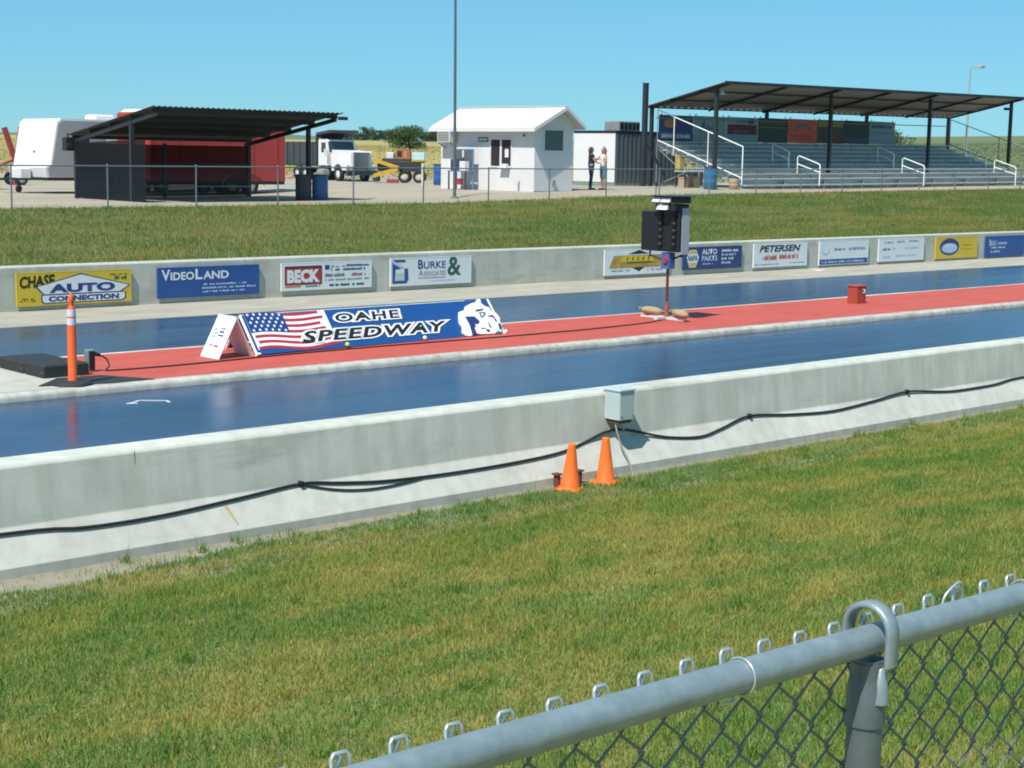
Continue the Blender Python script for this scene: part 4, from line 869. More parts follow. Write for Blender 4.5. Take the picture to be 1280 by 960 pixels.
# ------------------------------------------------------------------ white booth
BZ = 1.70
BO = thing('ticket_booth', (43.2, 46.3, BZ), 'small white booth with gabled roof and sliding window', 'booth')
BWALL = mat('booth_white', (.70, .68, .68), .6, var=.03, vscale=1); BROOF = mat('booth_roof_white', (.70, .68, .68), .5, var=.03, vscale=.8)
add_wear(BWALL, (.50, .47, .42), 1.4, .60, .85, (1, 1, .45)); W_, L2, HE, HR = 2.08, 5.72, 2.67, 3.36; RX = 1.39; HE2 = 2.86
b = MB(); b.prism([(0, -.1), (W_, -.1), (W_, HE2-.05), (RX, HR-.06), (0, HE-.05)], 'y', 0, L2); b.build('wall', BWALL, BO)
for i in range(1, 5): MB().box(-.006, -.0005, i*L2/5-.012, i*L2/5+.012, 0, HE-.1).build('batten', BWALL, BO)
def zr_(x): return HR-(RX-x)*(HR-HE)/RX if x < RX else HR-(x-RX)*(HR-HE2)/(W_-RX)
for x1, sg in ((-.36, -1), (W_+.33, 1)):
    ze = zr_(x1)
    b = MB(); b.add([(RX, -.36, HR+.02), (RX, L2+.36, HR+.02), (x1, L2+.36, ze+.02), (x1, -.36, ze+.02), (RX, -.36, HR-.03), (RX, L2+.36, HR-.03), (x1, L2+.36, ze-.05), (x1, -.36, ze-.05)], [(0, 1, 2, 3), (4, 5, 6, 7), (0, 3, 7, 4), (1, 2, 6, 5), (2, 3, 7, 6)]); b.build('roof_slope', BROOF, BO)
    xs_ = sorted((x1, x1+sg*.025)); MB().box(xs_[0], xs_[1], -.38, L2+.38, ze-.13, ze+.035).build('fascia', BWALL, BO)
for y in (-.385, L2+.362):
    for xe in (-.36, W_+.33):
        b = MB(); ze = zr_(xe); b.add([(RX, y, HR+.03), (xe, y, ze+.03), (xe, y, ze-.12), (RX, y, HR-.12), (RX, y+.022, HR+.03), (xe, y+.022, ze+.03), (xe, y+.022, ze-.12), (RX, y+.022, HR-.12)], [(0, 1, 2, 3), (4, 5, 6, 7), (0, 1, 5, 4), (1, 2, 6, 5), (2, 3, 7, 6)]); b.build('barge_board', BWALL, BO)
MB().box(RX-.09, RX+.09, -.38, L2+.38, HR+.021, HR+.045).build('ridge_cap', BROOF, BO)
def win_side(y0, y1, z0, z1, par):   # in the wall that faces the sun
    w = MB().box(-.035, -.001, y0-.05, y1+.05, z0-.05, z0-.001).box(-.035, -.001, y0-.05, y1+.05, z1+.001, z1+.05).box(-.035, -.001, y0-.05, y0-.001, z0, z1).box(-.035, -.001, y1+.001, y1+.05, z0, z1).build('window_frame', WHITE, par)
    return w
wf = win_side(1.35, 2.55, 1.0, 2.05, BO)
MB().box(-.012, -.002, 1.351, 1.90, 1.001, 2.049).build('pane', GLASS, wf); MB().box(-.016, -.002, 2.02, 2.549, 1.001, 2.049).build('pane', GLASS, wf); MB().box(-.03, -.002, 1.905, 2.015, 1.0, 2.05).build('mullion', WHITE, wf)
MB().box(-.020, -.0165, 1.50, 1.72, 1.35, 1.68).build('paper_notice', WHITE, wf); MB().box(-.24, -.036, 1.38, 1.92, .93, .965).build('counter_shelf', WHITE, wf); MB().box(-.2, -.05, 1.45, 1.7, .966, 1.10).build('paper_stack', SIGNW, wf)
# gable window
g_ = MB().box(.46, 1.56, -.04, -.001, 1.60, 1.649).box(.46, 1.56, -.04, -.001, 2.441, 2.49).box(.46, .509, -.04, -.001, 1.65, 2.44).box(1.511, 1.56, -.04, -.001, 1.65, 2.44).build('window_frame', WHITE, BO)
MB().box(.51, 1.51, -.014, -.002, 1.65, 2.44).build('pane', GLASS, g_)
MB().box(-.03, -.001, 2.74, 3.35, 1.95, 2.14).build('wall_sign', mat('slate_sign', (.16, .18, .26), .5), BO); MB().box(-.034, -.0305, 2.80, 3.29, 2.02, 2.07).build('sign_line', SIGNW, BO)
ac = MB().bevbox(-.42, .0, 4.68, 5.50, 1.93, 2.40, .02).build('air_conditioner', mat('ac_beige', (.55, .54, .50), .5), BO)
for i in range(6): MB().box(-.428, -.4205, 4.74, 5.44, 1.98+i*.065, 2.01+i*.065).build('louvre', mat('ac_dark', (.10, .10, .10), .6), ac)
MB().beam((-.38, 4.75, 1.90), (-.005, 4.75, 1.70), .04).build('ac_bracket', GALV, BO); MB().beam((-.38, 5.42, 1.90), (-.005, 5.42, 1.70), .04).build('ac_bracket', GALV, BO)
MB().bevbox(.95, 1.10, -.08, -.001, .32, .50, .01).build('meter_box', mat('grey_meter', (.25, .27, .28), .5), BO); MB().cyl((-.06, .6, 2.22), (-.001, .6, 2.22), .05, n=8).build('wall_lamp', mat('brass_lamp', (.2, .15, .08), .5), BO)
MB().box(-.02, W_+.02, -.045, -.001, -.1, .06).build('skirting', mat('grey_skirting', (.18, .21, .23), .7), BO)
# blue framed stand with a dark box by the booth wall
o = thing('display_stand', (42.62, 50.05, gz(42.6, 50.05)), 'blue framed display stand on legs against the booth wall', 'stand')
BF = mat('blue_frame_paint', (.10, .26, .42), .4); 
for y in (-.52, .52):
    for x in (-.2, .2): MB().beam((x, y, 0), (x, y, 1.62 if x > 0 else .75), .05).build('leg', BF if x > 0 else mat('dark_leg', (.04, .05, .06), .5), o)
MB().box(.17, .2, -.50, .50, .95, 1.60).build('back_panel', mat('grey_display_panel', (.10, .12, .13), .5), o); MB().box(-.24, .24, -.55, .55, .72, .77).build('shelf', BF, o); MB().box(-.20, .10, -.10, .42, .771, 1.22).build('dark_cabinet', mat('navy_cabinet', (.04, .06, .10), .5), o)
MB().box(-.20, .02, -.48, -.14, .771, 1.15).build('white_carton', WHITE, o); MB().box(.16, .169, .02, .12, 1.30, 1.58).build('price_card', WHITE, o); MB().beam((.185, -.55, 1.62), (.185, .55, 1.62), .04).build('top_bar', BF, o); MB().bevbox(-.1, .1, -.05, .2, .2, .45, .03).build('red_bucket', SIGNR, o)

# ------------------------------------------------------------------ white container behind the booth
CT = thing('storage_container', (55.7, 54.0, 1.80), 'white-ended grey storage container behind the two women', 'container')
MB().bevbox(0, 6.4, 0, 2.9, .12, 2.52, .01).build('body', STEELG, CT); MB().box(-.012, -.001, .04, 2.86, .14, 2.46).build('end_panel', WHITE, CT)
for i in range(21): MB().box(.06+i*.3, .18+i*.3, -.03, -.001, .16, 2.46).build('corrugation', STEELG, CT)
MB().box(-.03, 6.45, -.05, 2.95, 2.521, 2.60).build('top_trim', BLACKM, CT); MB().box(-.02, 6.4, .0, 2.9, -.05, .119).build('skid', mat('grey_skid', (.2, .24, .22), .8), CT)
MB().box(-.02, -.0125, .70, .82, 1.75, 1.85).build('door_plate', mat('grey_plate', (.25, .26, .27), .5), CT); MB().box(-.02, -.0125, .60, .72, .55, .62).build('door_latch', BLACKM, CT)
o = thing('rooftop_unit', (56.5, 54.6, 4.40), 'grey rooftop cooling unit on the container', 'cooling unit'); MB().bevbox(0, 1.5, 0, 1.0, 0, .48, .03).build('case', mat('weathered_ac', (.22, .24, .23), .6, var=.1), o)
for i in range(5): MB().box(.1+i*.28, .32+i*.28, -.012, -.001, .08, .40).build('grille', BLACKM, o)

# ------------------------------------------------------------------ bleachers
def zs(x): return (x-56.2)*.0088
BL = thing('bleachers', (56.2, 46.5, 1.80), 'long aluminium bleachers with nine rows of bench planks', 'bleachers')
XB0, XB1 = 56.2, 80.7
def Q(x, y, z): return (x-56.2, y-46.5, z-1.80+zs(x))
def plank(y, z, w, m, name):
    b = MB(); n = 4; xs = np.linspace(XB0+.05, XB1-.05, n+1)
    for a, c in zip(xs, xs[1:]): 
        a, c = a+.004, c-.004
        v = [Q(x, yy, zz) for x in (a, c) for yy, zz in ((y, z-.045), (y+w, z-.045), (y+w, z), (y, z))]
        MBp = MB(); MBp.add(v, [(0, 1, 5, 4), (1, 2, 6, 5), (2, 3, 7, 6), (3, 0, 4, 7), (3, 2, 1, 0), (4, 5, 6, 7)]); MBp.build(name, m, BL)
for k in range(9):
    y = 46.62+.62*k; z = 2.28+.205*k
    plank(y, z, .26, ALU, 'seat_plank'); plank(y-.31 if k else y-.28, z-.40 if k else 2.0, .26, ALU, 'foot_plank')
    for j in range(4):
        a, c = [XB0+.054+(XB1-XB0-.1)*t/4 for t in (j, j+1)]; c -= .008; yr = y+.264; hb = z-.40 if k == 0 else z-.39
        MBp = MB(); MBp.add([Q(x, yy, zz_) for x in (a, c) for yy, zz_ in ((yr, hb), (yr+.02, hb), (yr+.02, z-.05), (yr, z-.05))], [(0, 1, 5, 4), (1, 2, 6, 5), (2, 3, 7, 6), (3, 0, 4, 7), (3, 2, 1, 0), (4, 5, 6, 7)]); MBp.build('riser_plank', ALU, BL)
for i in range(9):
    x = XB0+.1+(XB1-XB0-.2)*i/8; b = MB()
    b.beam(Q(x, 46.5, 1.98), Q(x, 51.9, 3.72), .05); b.beam(Q(x, 51.85, 1.75), Q(x, 51.85, 3.95), .06); b.beam(Q(x, 49.2, 1.75), Q(x, 49.2, 2.85), .06); b.beam(Q(x, 46.7, 1.75), Q(x, 46.7, 2.25), .06)
    b.beam(Q(x, 46.6, 1.85), Q(x, 51.85, 1.85), .05); b.beam(Q(x, 49.2, 1.85), Q(x, 51.85, 3.6), .04); b.beam(Q(x, 51.85, 1.85), Q(x, 49.2, 2.8), .04); b.build('support_frame', GALV, BL)
def guard(x, m):
    T_ = lambda y: 3.70+(y-46.55)*.322; L3 = lambda y: 2.30+(y-46.55)*.322
    MB().tube([Q(x, 46.55, 2.0), Q(x, 46.55, T_(46.55)), Q(x, 51.75, T_(51.75)), Q(x, 51.75, 2.0)], .028, 8).build('guard_rail', m, BL); MB().tube([Q(x, 46.55, L3(46.55)), Q(x, 51.75, L3(51.75))], .028, 8).build('guard_rail', m, BL)
    for y in (48.6, 50.7): MB().tube([Q(x, y, L3(y)-.3), Q(x, y, T_(y))], .024, 8).build('guard_post', m, BL)
guard(XB0-.05, ALUL); guard(XB1+.05, FPOST)
MB().tube([Q(XB0, 51.9, 5.0), Q(XB1, 51.9, 5.0)], .024, 8).build('back_rail', GALV, BL)
for x in (61.5, 70.1, 78.8):
    for ya, za, yb, zb_ in ((49.15, 3.86, 48.15, 3.52), (47.62, 3.31, 46.3, 2.93)):
        za -= zs(x); zb_ -= zs(x); za += .04; zb_ += .04
        MB().tube([Q(x, ya, za-1.05), Q(x, ya, za-.05), Q(x, ya-.08, za), Q(x, yb+.08, zb_+.02), Q(x, yb, zb_-.05), Q(x, yb, zb_-1.0)], .028, 8).build('handrail', ALUL, BL)
        MB().tube([Q(x, ya, za-.38), Q(x, yb, zb_-.38)], .026, 8).build('handrail', ALUL, BL)
# ------------------------------------------------------------------ roof over the bleachers
RO = thing('bleacher_roof', (56.2, 46.5, 1.80), 'long sloping metal roof on dark posts over the bleachers', 'roof')
FX0, FX1, FY, BY = 55.65, 81.0, 47.3, 52.15
def rz(y): return 6.55+(5.52-6.55)*(y-FY)/(BY-FY)
n = 13
for i in range(n):
    a = FX0+(FX1-FX0)*i/n+.004; c = FX0+(FX1-FX0)*(i+1)/n-.004; b = MB(); m_ = 16; v = []
    for j in range(m_+1):
        x = a+(c-a)*j/m_; w = .018 if j % 4 in (1, 2) else 0
        v += [Q(x, FY, rz(FY)+w), Q(x, BY, rz(BY)+w)]
    b.add(v, [(2*j, 2*j+1, 2*j+3, 2*j+2) for j in range(m_)]); o = b.build('roof_sheet', STROOF, RO); md = o.modifiers.new('thickness', 'SOLIDIFY'); md.thickness = .004; md.offset = 0
px_ = [56.0, 64.5, 73.0, 80.9]
for x in px_:
    MB().beam(Q(x, 48.05, 1.6), Q(x, 48.05, rz(48.05)-.10), .15).build('post', DARKST, RO); MB().beam(Q(x, 52.0, 1.6), Q(x, 52.0, rz(52.0)-.10), .15).build('post', DARKST, RO)
for i in range(7):
    x = 56.0+i*(80.9-56.0)/6; MB().beam(Q(x, FY+.05, rz(FY)-.08), Q(x, BY-.05, rz(BY)-.08), .07, .11).build('rafter', DARKST, RO)
for y in (FY+.04, 48.9, 50.6, BY-.04): MB().beam(Q(FX0+.02, y, rz(y)-.045), Q(FX1-.02, y, rz(y)-.045), .05, .07).build('purlin', DARKST, RO)
MB().beam(Q(FX0, FY-.012, rz(FY)-.02), Q(FX1, FY-.012, rz(FY)-.02), .02, .13).build('fascia', DARKST, RO)
fl_ = MB().lathe([(.05, .18), (.09, .10), (.14, .0)], 12).build('flood_lamp', WHITE, RO, loc=Q(56.3, 48.0, 6.02))
MB().box(80.2-56.2, 80.5-56.2, 1.3, 1.6, 4.28, 4.42).build('eave_speaker', BLACKM, RO)
o = thing('black_pole', (54.95, 51.45, 1.75), 'tall black steel pole with diagonal brace at the left of the bleachers', 'pole')
MB().beam((0, 0, 0), (0, 0, 4.78), .20).build('shaft', DARKST, o); MB().beam((0, 0, 2.2), (1.15, -.35, .5), .10).build('brace', DARKST, o); MB().box(-.12, .12, -.12, .12, 4.781, 4.80).build('top_cap', DARKST, o)
# ------------------------------------------------------------------ sponsor boards behind the top row
def sb(x0, z, w, h, m, lb, name='hanging_board'):
    o = thing(name, (x0, 52.02-.12, z-.12+zs(x0)), lb, 'sign', 'sponsor boards behind the bleachers'); MB().box(0, w, 0, .03, 0, h).build('panel', m, o)
    for sx in (.2, w-.2): MB().box(sx-.02, sx+.02, .031, .05, .0, h+.1).build('hanger_strap', BLACKM, o)
    return o
o = sb(56.42, 4.06, 2.40, 1.22, SIGNN, 'navy board with orange oval, leftmost behind the bleachers'); flat(ellipse(.75, .82, .42, .20), o, mat('orange_oval', (.40, .19, .03)), 'orange_oval'); smallprint(o, .2, 2.2, .16, .36, SIGNW, seed=201); flat(rect(.1, 2.3, .10, .42), o, mat('blue_grey_print', (.10, .14, .20)), 'lower_band', -.002)
o = sb(58.86, 4.06, 2.40, 1.22, mat('pale_teal_board', (.22, .33, .35), .5), 'pale teal board with dark script behind the bleachers'); text('A', o, .45, .50, .35, .48, INKG, bold=.03, shear=.4); smallprint(o, .9, 1.4, .50, .80, INKG, seed=205)
o = sb(61.30, 4.06, 2.40, 1.22, mat('pale_teal_board', (.22, .33, .35), .5), 'pale teal board with dark red lower panel behind the bleachers'); flat(rect(.08, 2.32, .38, .86), o, mat('brown_red_panel', (.15, .035, .03)), 'red_panel'); smallprint(o, .5, 1.8, .46, .60, GREYINK, -.005, seed=206); smallprint(o, .8, 1.5, .95, 1.10, GREYINK, seed=207); flat(rect(1.62, 2.1, .92, 1.14), o, INKB, 'blue_square')
o = sb(63.74, 4.06, 2.38, 1.22, mat('dark_green_board', (.022, .045, .035), .5), 'dark green board with olive heading behind the bleachers'); flat(rect(.1, 2.25, .72, .78), o, mat('olive_line', (.16, .17, .06)), 'heading'); smallprint(o, .2, 2.1, .92, 1.10, mat('olive_line', (.16, .17, .06)), seed=210)
o = sb(66.16, 4.06, 2.38, 1.22, mat('bright_red_board', (.72, .09, .045), .5), 'bright red board with grey arched heading behind the bleachers')
arch = [(1.19+.85*math.cos(a), .52+.50*math.sin(a)) for a in np.linspace(.25, PI-.25, 14)]+[(1.19+.62*math.cos(a), .52+.30*math.sin(a)) for a in np.linspace(PI-.25, .25, 14)]
flat(arch, o, mat('grey_arch', (.18, .16, .17)), 'arched_heading'); flat(rect(.2, 2.1, .34, .38), o, SIGNM, 'rule'); flat(rect(.2, 2.1, .20, .23), o, SIGNM, 'rule')
o = sb(68.58, 4.06, 2.30, 1.22, mat('dark_brown_board', (.055, .045, .035), .5), 'dark brown board with yellow heading and red foot behind the bleachers'); flat(rect(.05, .9, .86, 1.16), o, mat('dull_yellow', (.28, .24, .03)), 'yellow_heading'); flat(rect(1.3, 2.2, .86, 1.16), o, mat('dull_yellow', (.28, .24, .03)), 'yellow_heading'); flat(rect(.9, 2.2, .10, .42), o, mat('dull_red', (.22, .04, .03)), 'red_foot')
o = sb(70.92, 4.06, 2.20, 1.22, mat('deep_green_board', (.012, .035, .04), .5), 'deep green plain board, second from the right behind the bleachers'); flat(rect(.05, 2.15, .05, .32), o, mat('slate_blue_print', (.07, .09, .15)), 'lower_band')
o = sb(73.16, 4.06, 2.36, 1.22, mat('grey_blue_board', (.24, .33, .38), .5), 'pale grey-blue board, rightmost behind the bleachers'); smallprint(o, .2, 2.1, .86, 1.04, INKB, seed=220); flat(rect(.1, 2.2, .60, .64), o, GREYINK, 'rule')

# ------------------------------------------------------------------ clutter at the left end of the bleachers
zz = gz(55, 48.6)
o = thing('folding_table', (54.95, 48.55, zz), 'folding table with a row of white cups beside the bleachers', 'table')
MB().bevbox(-.75, .75, -.35, .35, .70, .74, .01).build('table_top', mat('table_grey', (.35, .36, .35), .5), o)
for x in (-.65, .65):
    for y in (-.28, .28): MB().beam((x, y, 0), (x, y, .70), .035).build('leg', BLACKM, o)
ctr = MB()
for i in range(9): ctr.lathe([(.040, 0), (.052, .17), (.056, .175)], 10, (54.32+i*.155-54.95, 48.32-48.55, .742))
o = ctr.build('cups', WHITE, o); o['kind'] = 'stuff'
def crate(x, y, z, w, d, h, m, lb, cat='crate'):
    o = thing('storage_crate' if cat == 'crate' else 'carton', (x, y, z), lb, cat); MB().bevbox(0, w, 0, d, 0, h, .02).build('crate_body', m, o); MB().bevbox(-.015, w+.015, -.015, d+.015, h+.001, h+.05, .01).build('crate_lid', m, o); return o
YC = mat('yellow_crate_plastic', (.40, .31, .10), .7, var=.1)
crate(54.30, 48.62, zz+.745, .38, .3, .62, YC, 'tall yellow drinks cooler on the folding table')
crate(55.05, 48.62, zz+.745, .36, .3, .34, YC, 'shorter yellow cooler on the folding table')
crate(54.35, 48.4, zz, .35, .35, .42, mat('tan_carton', (.42, .31, .19), .8), 'tan carton under the left of the folding table', 'carton'); crate(55.05, 48.4, zz, .40, .35, .46, mat('tan_carton', (.42, .31, .19), .8), 'tan carton under the right of the folding table', 'carton')
barrel(55.25, 46.25, gz(55, 46.2), mat('tan_pail', (.40, .29, .19), .7), 'short tan pail near the front of the bleachers', .50, .22)

# ------------------------------------------------------------------ white dump truck in the yard
TR = thing('dump_truck', (67.9, 92.9, 1.13), 'white-cabbed dump truck with dark tipping body parked in the yard', 'truck', rz=-PI/2-.14)
TWH = mat('truck_white', (.72, .70, .70), .35)      # local x: forward, y: left
b = MB(); b.prism([(-1.2, 1.1), (.15, 1.1), (.20, 2.05), (-.05, 2.85), (-.15, 2.93), (-1.1, 2.93), (-1.2, 2.85)], 'y', -1.12, 1.12); b.build('cab', TWH, TR)
b = MB(); b.add([(.215, -1.0, 2.05), (.215, 1.0, 2.05), (-.01, .98, 2.78), (-.01, -.98, 2.78), (.235, -1.0, 2.05), (.235, 1.0, 2.05), (.01, .98, 2.78), (.01, -.98, 2.78)], [(0, 1, 2, 3), (4, 5, 6, 7), (0, 1, 5, 4), (1, 2, 6, 5), (2, 3, 7, 6), (3, 0, 4, 7)]); b.build('windscreen', GLASS, TR)
for s_ in (-1, 1):
    b = MB(); b.box(-.75, -.10, s_*1.121, s_*1.135, 2.02, 2.70); b.build('side_window', GLASS, TR)
    b = MB(); b.box(-.80, -.02, s_*1.121, s_*1.129, 1.15, 1.95); b.build('door', TWH, TR)
b = MB(); b.prism([(.15, .75), (3.0, .75), (3.05, 1.0), (3.05, 2.02), (2.95, 2.12), (.15, 2.20)], 'y', -.80, .80); b.build('bonnet', TWH, TR)
gr = MB().box(3.052, 3.10, -.56, .56, .92, 1.98).build('grille', mat('grille_steel', (.09, .085, .08), .4, .5), TR); MB().box(3.05, 3.12, -.64, -.565, .85, 2.05).box(3.05, 3.12, .565, .64, .85, 2.05).box(3.05, 3.12, -.64, .64, 1.985, 2.06).build('grille_surround', mat('chrome', (.5, .52, .55), .2, .8), TR)
for i in range(9): MB().box(3.101, 3.115, -.52+i*.125, -.47+i*.125, .95, 1.95).build('grille_bar', mat('chrome', (.5, .52, .55), .2, .8), gr)
for s_ in (-1, 1):
    b = MB(); pr = [(1.0, .80), (1.05, 1.25), (1.3, 1.48), (2.2, 1.48), (2.75, 1.30), (2.95, .95), (2.95, .80), (2.45, .80), (2.25, 1.12), (1.75, 1.25), (1.35, 1.10), (1.2, .80)]
    b.prism(pr, 'y', s_*.80, s_*1.18); b.build('wing', TWH, TR); wheel(TR, 1.72, s_*1.0, .52, .52, .30)
    for x in (-3.2, -4.5): wheel(TR, x, s_*.95, .52, .52, .5)
    MB().bevbox(2.90, 3.02, s_*1.0-.14, s_*1.0+.14, 1.02, 1.22, .02).build('headlight', mat('headlight_glass', (.6, .62, .62), .15), TR)
    m_ = MB().box(.25, .33, s_*1.32-.12, s_*1.32+.12, 1.75, 2.25).build('mirror', TWH, TR); MB().beam((.2, s_*1.12, 2.2), (.29, s_*1.32, 2.2), .03).build('mirror_arm', BLACKM, TR)
    MB().cyl((-.95, s_*1.15, .62), (.05, s_*1.15, .62), .26, n=14).build('fuel_tank', mat('tank_alu', (.45, .47, .47), .35, .6), TR); MB().cyl((-1.28, s_*.95, 1.0), (-1.28, s_*.95, 3.05), .07, n=10).build('exhaust_stack', mat('chrome', (.5, .52, .55), .2, .8), TR)
MB().bevbox(2.95, 3.3, -1.2, 1.2, .48, .80, .04).build('bumper', mat('dark_bumper', (.05, .06, .07), .4, .5), TR); MB().box(-6.3, 2.9, -.45, .45, .55, .85).build('chassis', BLACKM, TR)
DG = mat('tipper_dark_grey', (.045, .055, .065), .6, var=.2)
b = MB(); b.prism([(-1.45, 1.15), (-1.45, 2.75), (-6.4, 2.75), (-6.6, 1.15)], 'y', -1.2, -1.12).prism([(-1.45, 1.15), (-1.45, 2.75), (-6.4, 2.75), (-6.6, 1.15)], 'y', 1.12, 1.2); b.box(-1.52, -1.44, -1.2, 1.2, 1.15, 3.25); b.box(-6.6, -1.45, -1.12, 1.12, 1.05, 1.149); b.box(-6.62, -6.54, -1.12, 1.12, 1.15, 2.7); tb = b.build('tipping_body', DG, TR); tb['kind'] = 'stuff'
MB().prism([(-1.53, 3.22), (.55, 3.42), (.55, 3.58), (-1.53, 3.40)], 'y', -1.15, 1.15).build('cab_shield', DG, TR)
for i in range(5): MB().box(-2.0-i*1.0, -1.9-i*1.0, 1.201, 1.27, 1.15, 2.75).build('side_rib', DG, TR); MB().box(-2.0-i*1.0, -1.9-i*1.0, -1.27, -1.201, 1.15, 2.75).build('side_rib', DG, TR)

# ------------------------------------------------------------------ old work machine beside it
ry = math.atan2(-.67, .74)
MC = thing('utility_machine', (67.4, 85.9, gz(67.4, 85.9)+.02), 'orange and black work machine with folded yellow boom', 'work machine', rz=ry)
DKM = mat('machine_black', (.03, .03, .032), .6, var=.2)
MB().bevbox(-1.2, 1.9, -.7, .7, .75, 1.45, .04).build('chassis', DKM, MC); MB().bevbox(-.9, 1.0, -.65, .65, 1.451, 1.62, .03).build('deck', DKM, MC)
OM = mat('machine_orange', (.36, .11, .04), .6, var=.2)
c_ = MB().prism([(-.05, 1.63), (.98, 1.63), (.98, 2.22), (.15, 2.22), (-.05, 1.95)], 'y', -.6, .6).build('cab', OM, MC); MB().box(.12, .42, -.612, -.601, 1.75, 2.12).build('side_window', GLASS, c_); MB().box(.55, .75, -.612, -.601, 1.68, 2.15).build('door_panel', mat('machine_tan', (.42, .22, .08), .6), c_)
MB().bevbox(-.62, -.12, -.45, .45, 1.63, 2.02, .05).build('tank', mat('pale_tank', (.55, .60, .62), .5), MC); MB().bevbox(1.12, 1.95, -.5, .5, 1.56, 2.04, .03).build('tool_box', mat('pale_cyan_box', (.42, .62, .66), .45), MC); MB().box(1.06, 1.95, -.62, .62, 1.455, 1.555).build('rear_tray', YELM, MC)
b1 = MB().beam((-1.35, -.85, 1.48), (.30, -.85, .98), .16, .24).build('boom_arm', YELM, MC); MB().beam((.30, -.92, .98), (-1.45, -.92, .45), .16, .26).build('boom_arm', YELM, MC); MB().cyl((.3, -1.02, .98), (.3, -.74, .98), .13, n=10).build('boom_pivot', BLACKM, MC)
for x in (.62, 1.6): wheel(MC, x, -.78, .42, .42, .3, mat('tan_hub', (.55, .50, .36), .6)); wheel(MC, x, .78, .42, .42, .3, mat('tan_hub', (.55, .50, .36), .6))
MB().bevbox(-.55, .25, -1.05, -.75, .02, .25, .03).build('outrigger', mat('red_outrigger', (.30, .05, .04), .6), MC); MB().bevbox(-1.5, -1.1, -.6, .6, .1, .6, .05).build('blade', DKM, MC)
o = thing('marker_post', (48.3, 59.5, gz(48.3, 59.5)), 'short white marker post in the gravel left of the booth', 'post'); MB().cyl((0, 0, 0), (0, 0, 1.0), .075, .07, 10).build('shaft', mat('cream_post', (.62, .62, .52), .7), o); MB().cyl((0, 0, 1.0), (0, 0, 1.04), .085, .03, 10).build('cap', mat('cream_post', (.62, .62, .52), .7), o)
o = thing('yard_lamp', (119.5, 75.0, gz(119.5, 75)), 'tall thin street lamp far behind the right end of the bleachers', 'street lamp')
LP = mat('pale_lamp_pole', (.42, .46, .50), .5, .3); hz_ = 11.0-gz(119.5, 75)
MB().cyl((0, 0, 0), (0, 0, hz_), .12, .07, 8).build('shaft', LP, o); MB().beam((0, 0, hz_), (.75, -.62, hz_+.12), .09).build('arm', LP, o); MB().bevbox(.45, 1.05, -.75, -.35, hz_+.05, hz_+.28, .04).build('lamp_head', mat('lamp_head_tan', (.45, .36, .30), .6), o)

# ------------------------------------------------------------------ trees
LEAF = [mat_grass_blade('leaves', .3)]
BARK = mat('bark', (.09, .07, .05), .9, var=.3, vscale=6, bump=.5)
def tree_mesh(seed, h, wr, leaves, lsz, c0):
    rg = np.random.default_rng(seed); rn = random.Random(seed)
    tb = MB(); tb.tube(spline([(0, 0, -.2), (.04*h, 0, h*.2), (0, .03*h, h*.45), (.02*h, 0, h*.75)], 3), [.045*h*(1-.06*i) for i in range(10)], 7); ends = []
    for i in range(9):
        a = rn.uniform(0, 2*PI); z0 = h*rn.uniform(.18, .55); r = wr*rn.uniform(.45, .85); z1 = z0+h*rn.uniform(.12, .38)
        tb.tube([(0, 0, z0), (r*.5*math.cos(a), r*.5*math.sin(a), z0+(z1-z0)*.4), (r*math.cos(a), r*math.sin(a), z1)], [.02*h, .014*h, .006*h], 5); ends.append((r*math.cos(a), r*math.sin(a), z1))
    for i in range(20): ends.append((rn.gauss(0, wr*.45), rn.gauss(0, wr*.45), h*(.12+.72*rn.random()**1.5)))
    n = leaves; e = np.array(ends)[rg.integers(0, len(ends), n)]; sc = rg.uniform(.55, 1.0, n)[:, None]
    d = rg.normal(0, 1, (n, 3)); d /= np.linalg.norm(d, axis=1)[:, None]; rad = rg.uniform(.25, 1, n)[:, None]**.5*np.array([wr*.42, wr*.42, h*.15])
    c = e+d*rad; c[:, 2] = np.where(c[:, 2] < h*.06, h*rg.uniform(.06, .4, n), c[:, 2])
    u = rg.normal(0, 1, (n, 3)); u /= np.linalg.norm(u, axis=1)[:, None]; v = np.cross(u, rg.normal(0, 1, (n, 3))); v /= np.linalg.norm(v, axis=1)[:, None]
    s = lsz*sc; co = np.stack([c-u*s, c+v*s*.6, c+u*s, c-v*s*.6], 1).reshape(-1, 3)
    me = bpy.data.meshes.new('crown'); me.from_pydata(co.tolist(), [], (np.arange(n)[:, None]*4+np.arange(4)).tolist())
    at = me.color_attributes.new('col', 'FLOAT_COLOR', 'POINT'); col = np.array(c0)*rg.uniform(.6, 1.4, n)[:, None]; at.data.foreach_set('color', np.repeat(np.concatenate([col, np.ones((n, 1))], 1), 4, 0).astype(np.float32).ravel())
    me.materials.append(LEAF[0]); return tb.mesh('trunk', BARK), me
def plant(name, x, y, tm, lb, grp, sc=1.0, rz_=0.0):
    o = thing(name, (x, y, gz(x, y)-.05), lb, 'tree', grp, rz_); o.scale = (sc, sc, sc); link('trunk', tm[0], o); k = link('crown', tm[1], o); return o
TM = [tree_mesh(1, 5.0, 3.6, 2600, .26, (.060, .095, .045)), tree_mesh(2, 4.4, 4.2, 2600, .26, (.050, .085, .040)), tree_mesh(3, 5.8, 3.2, 2600, .26, (.070, .105, .045))]
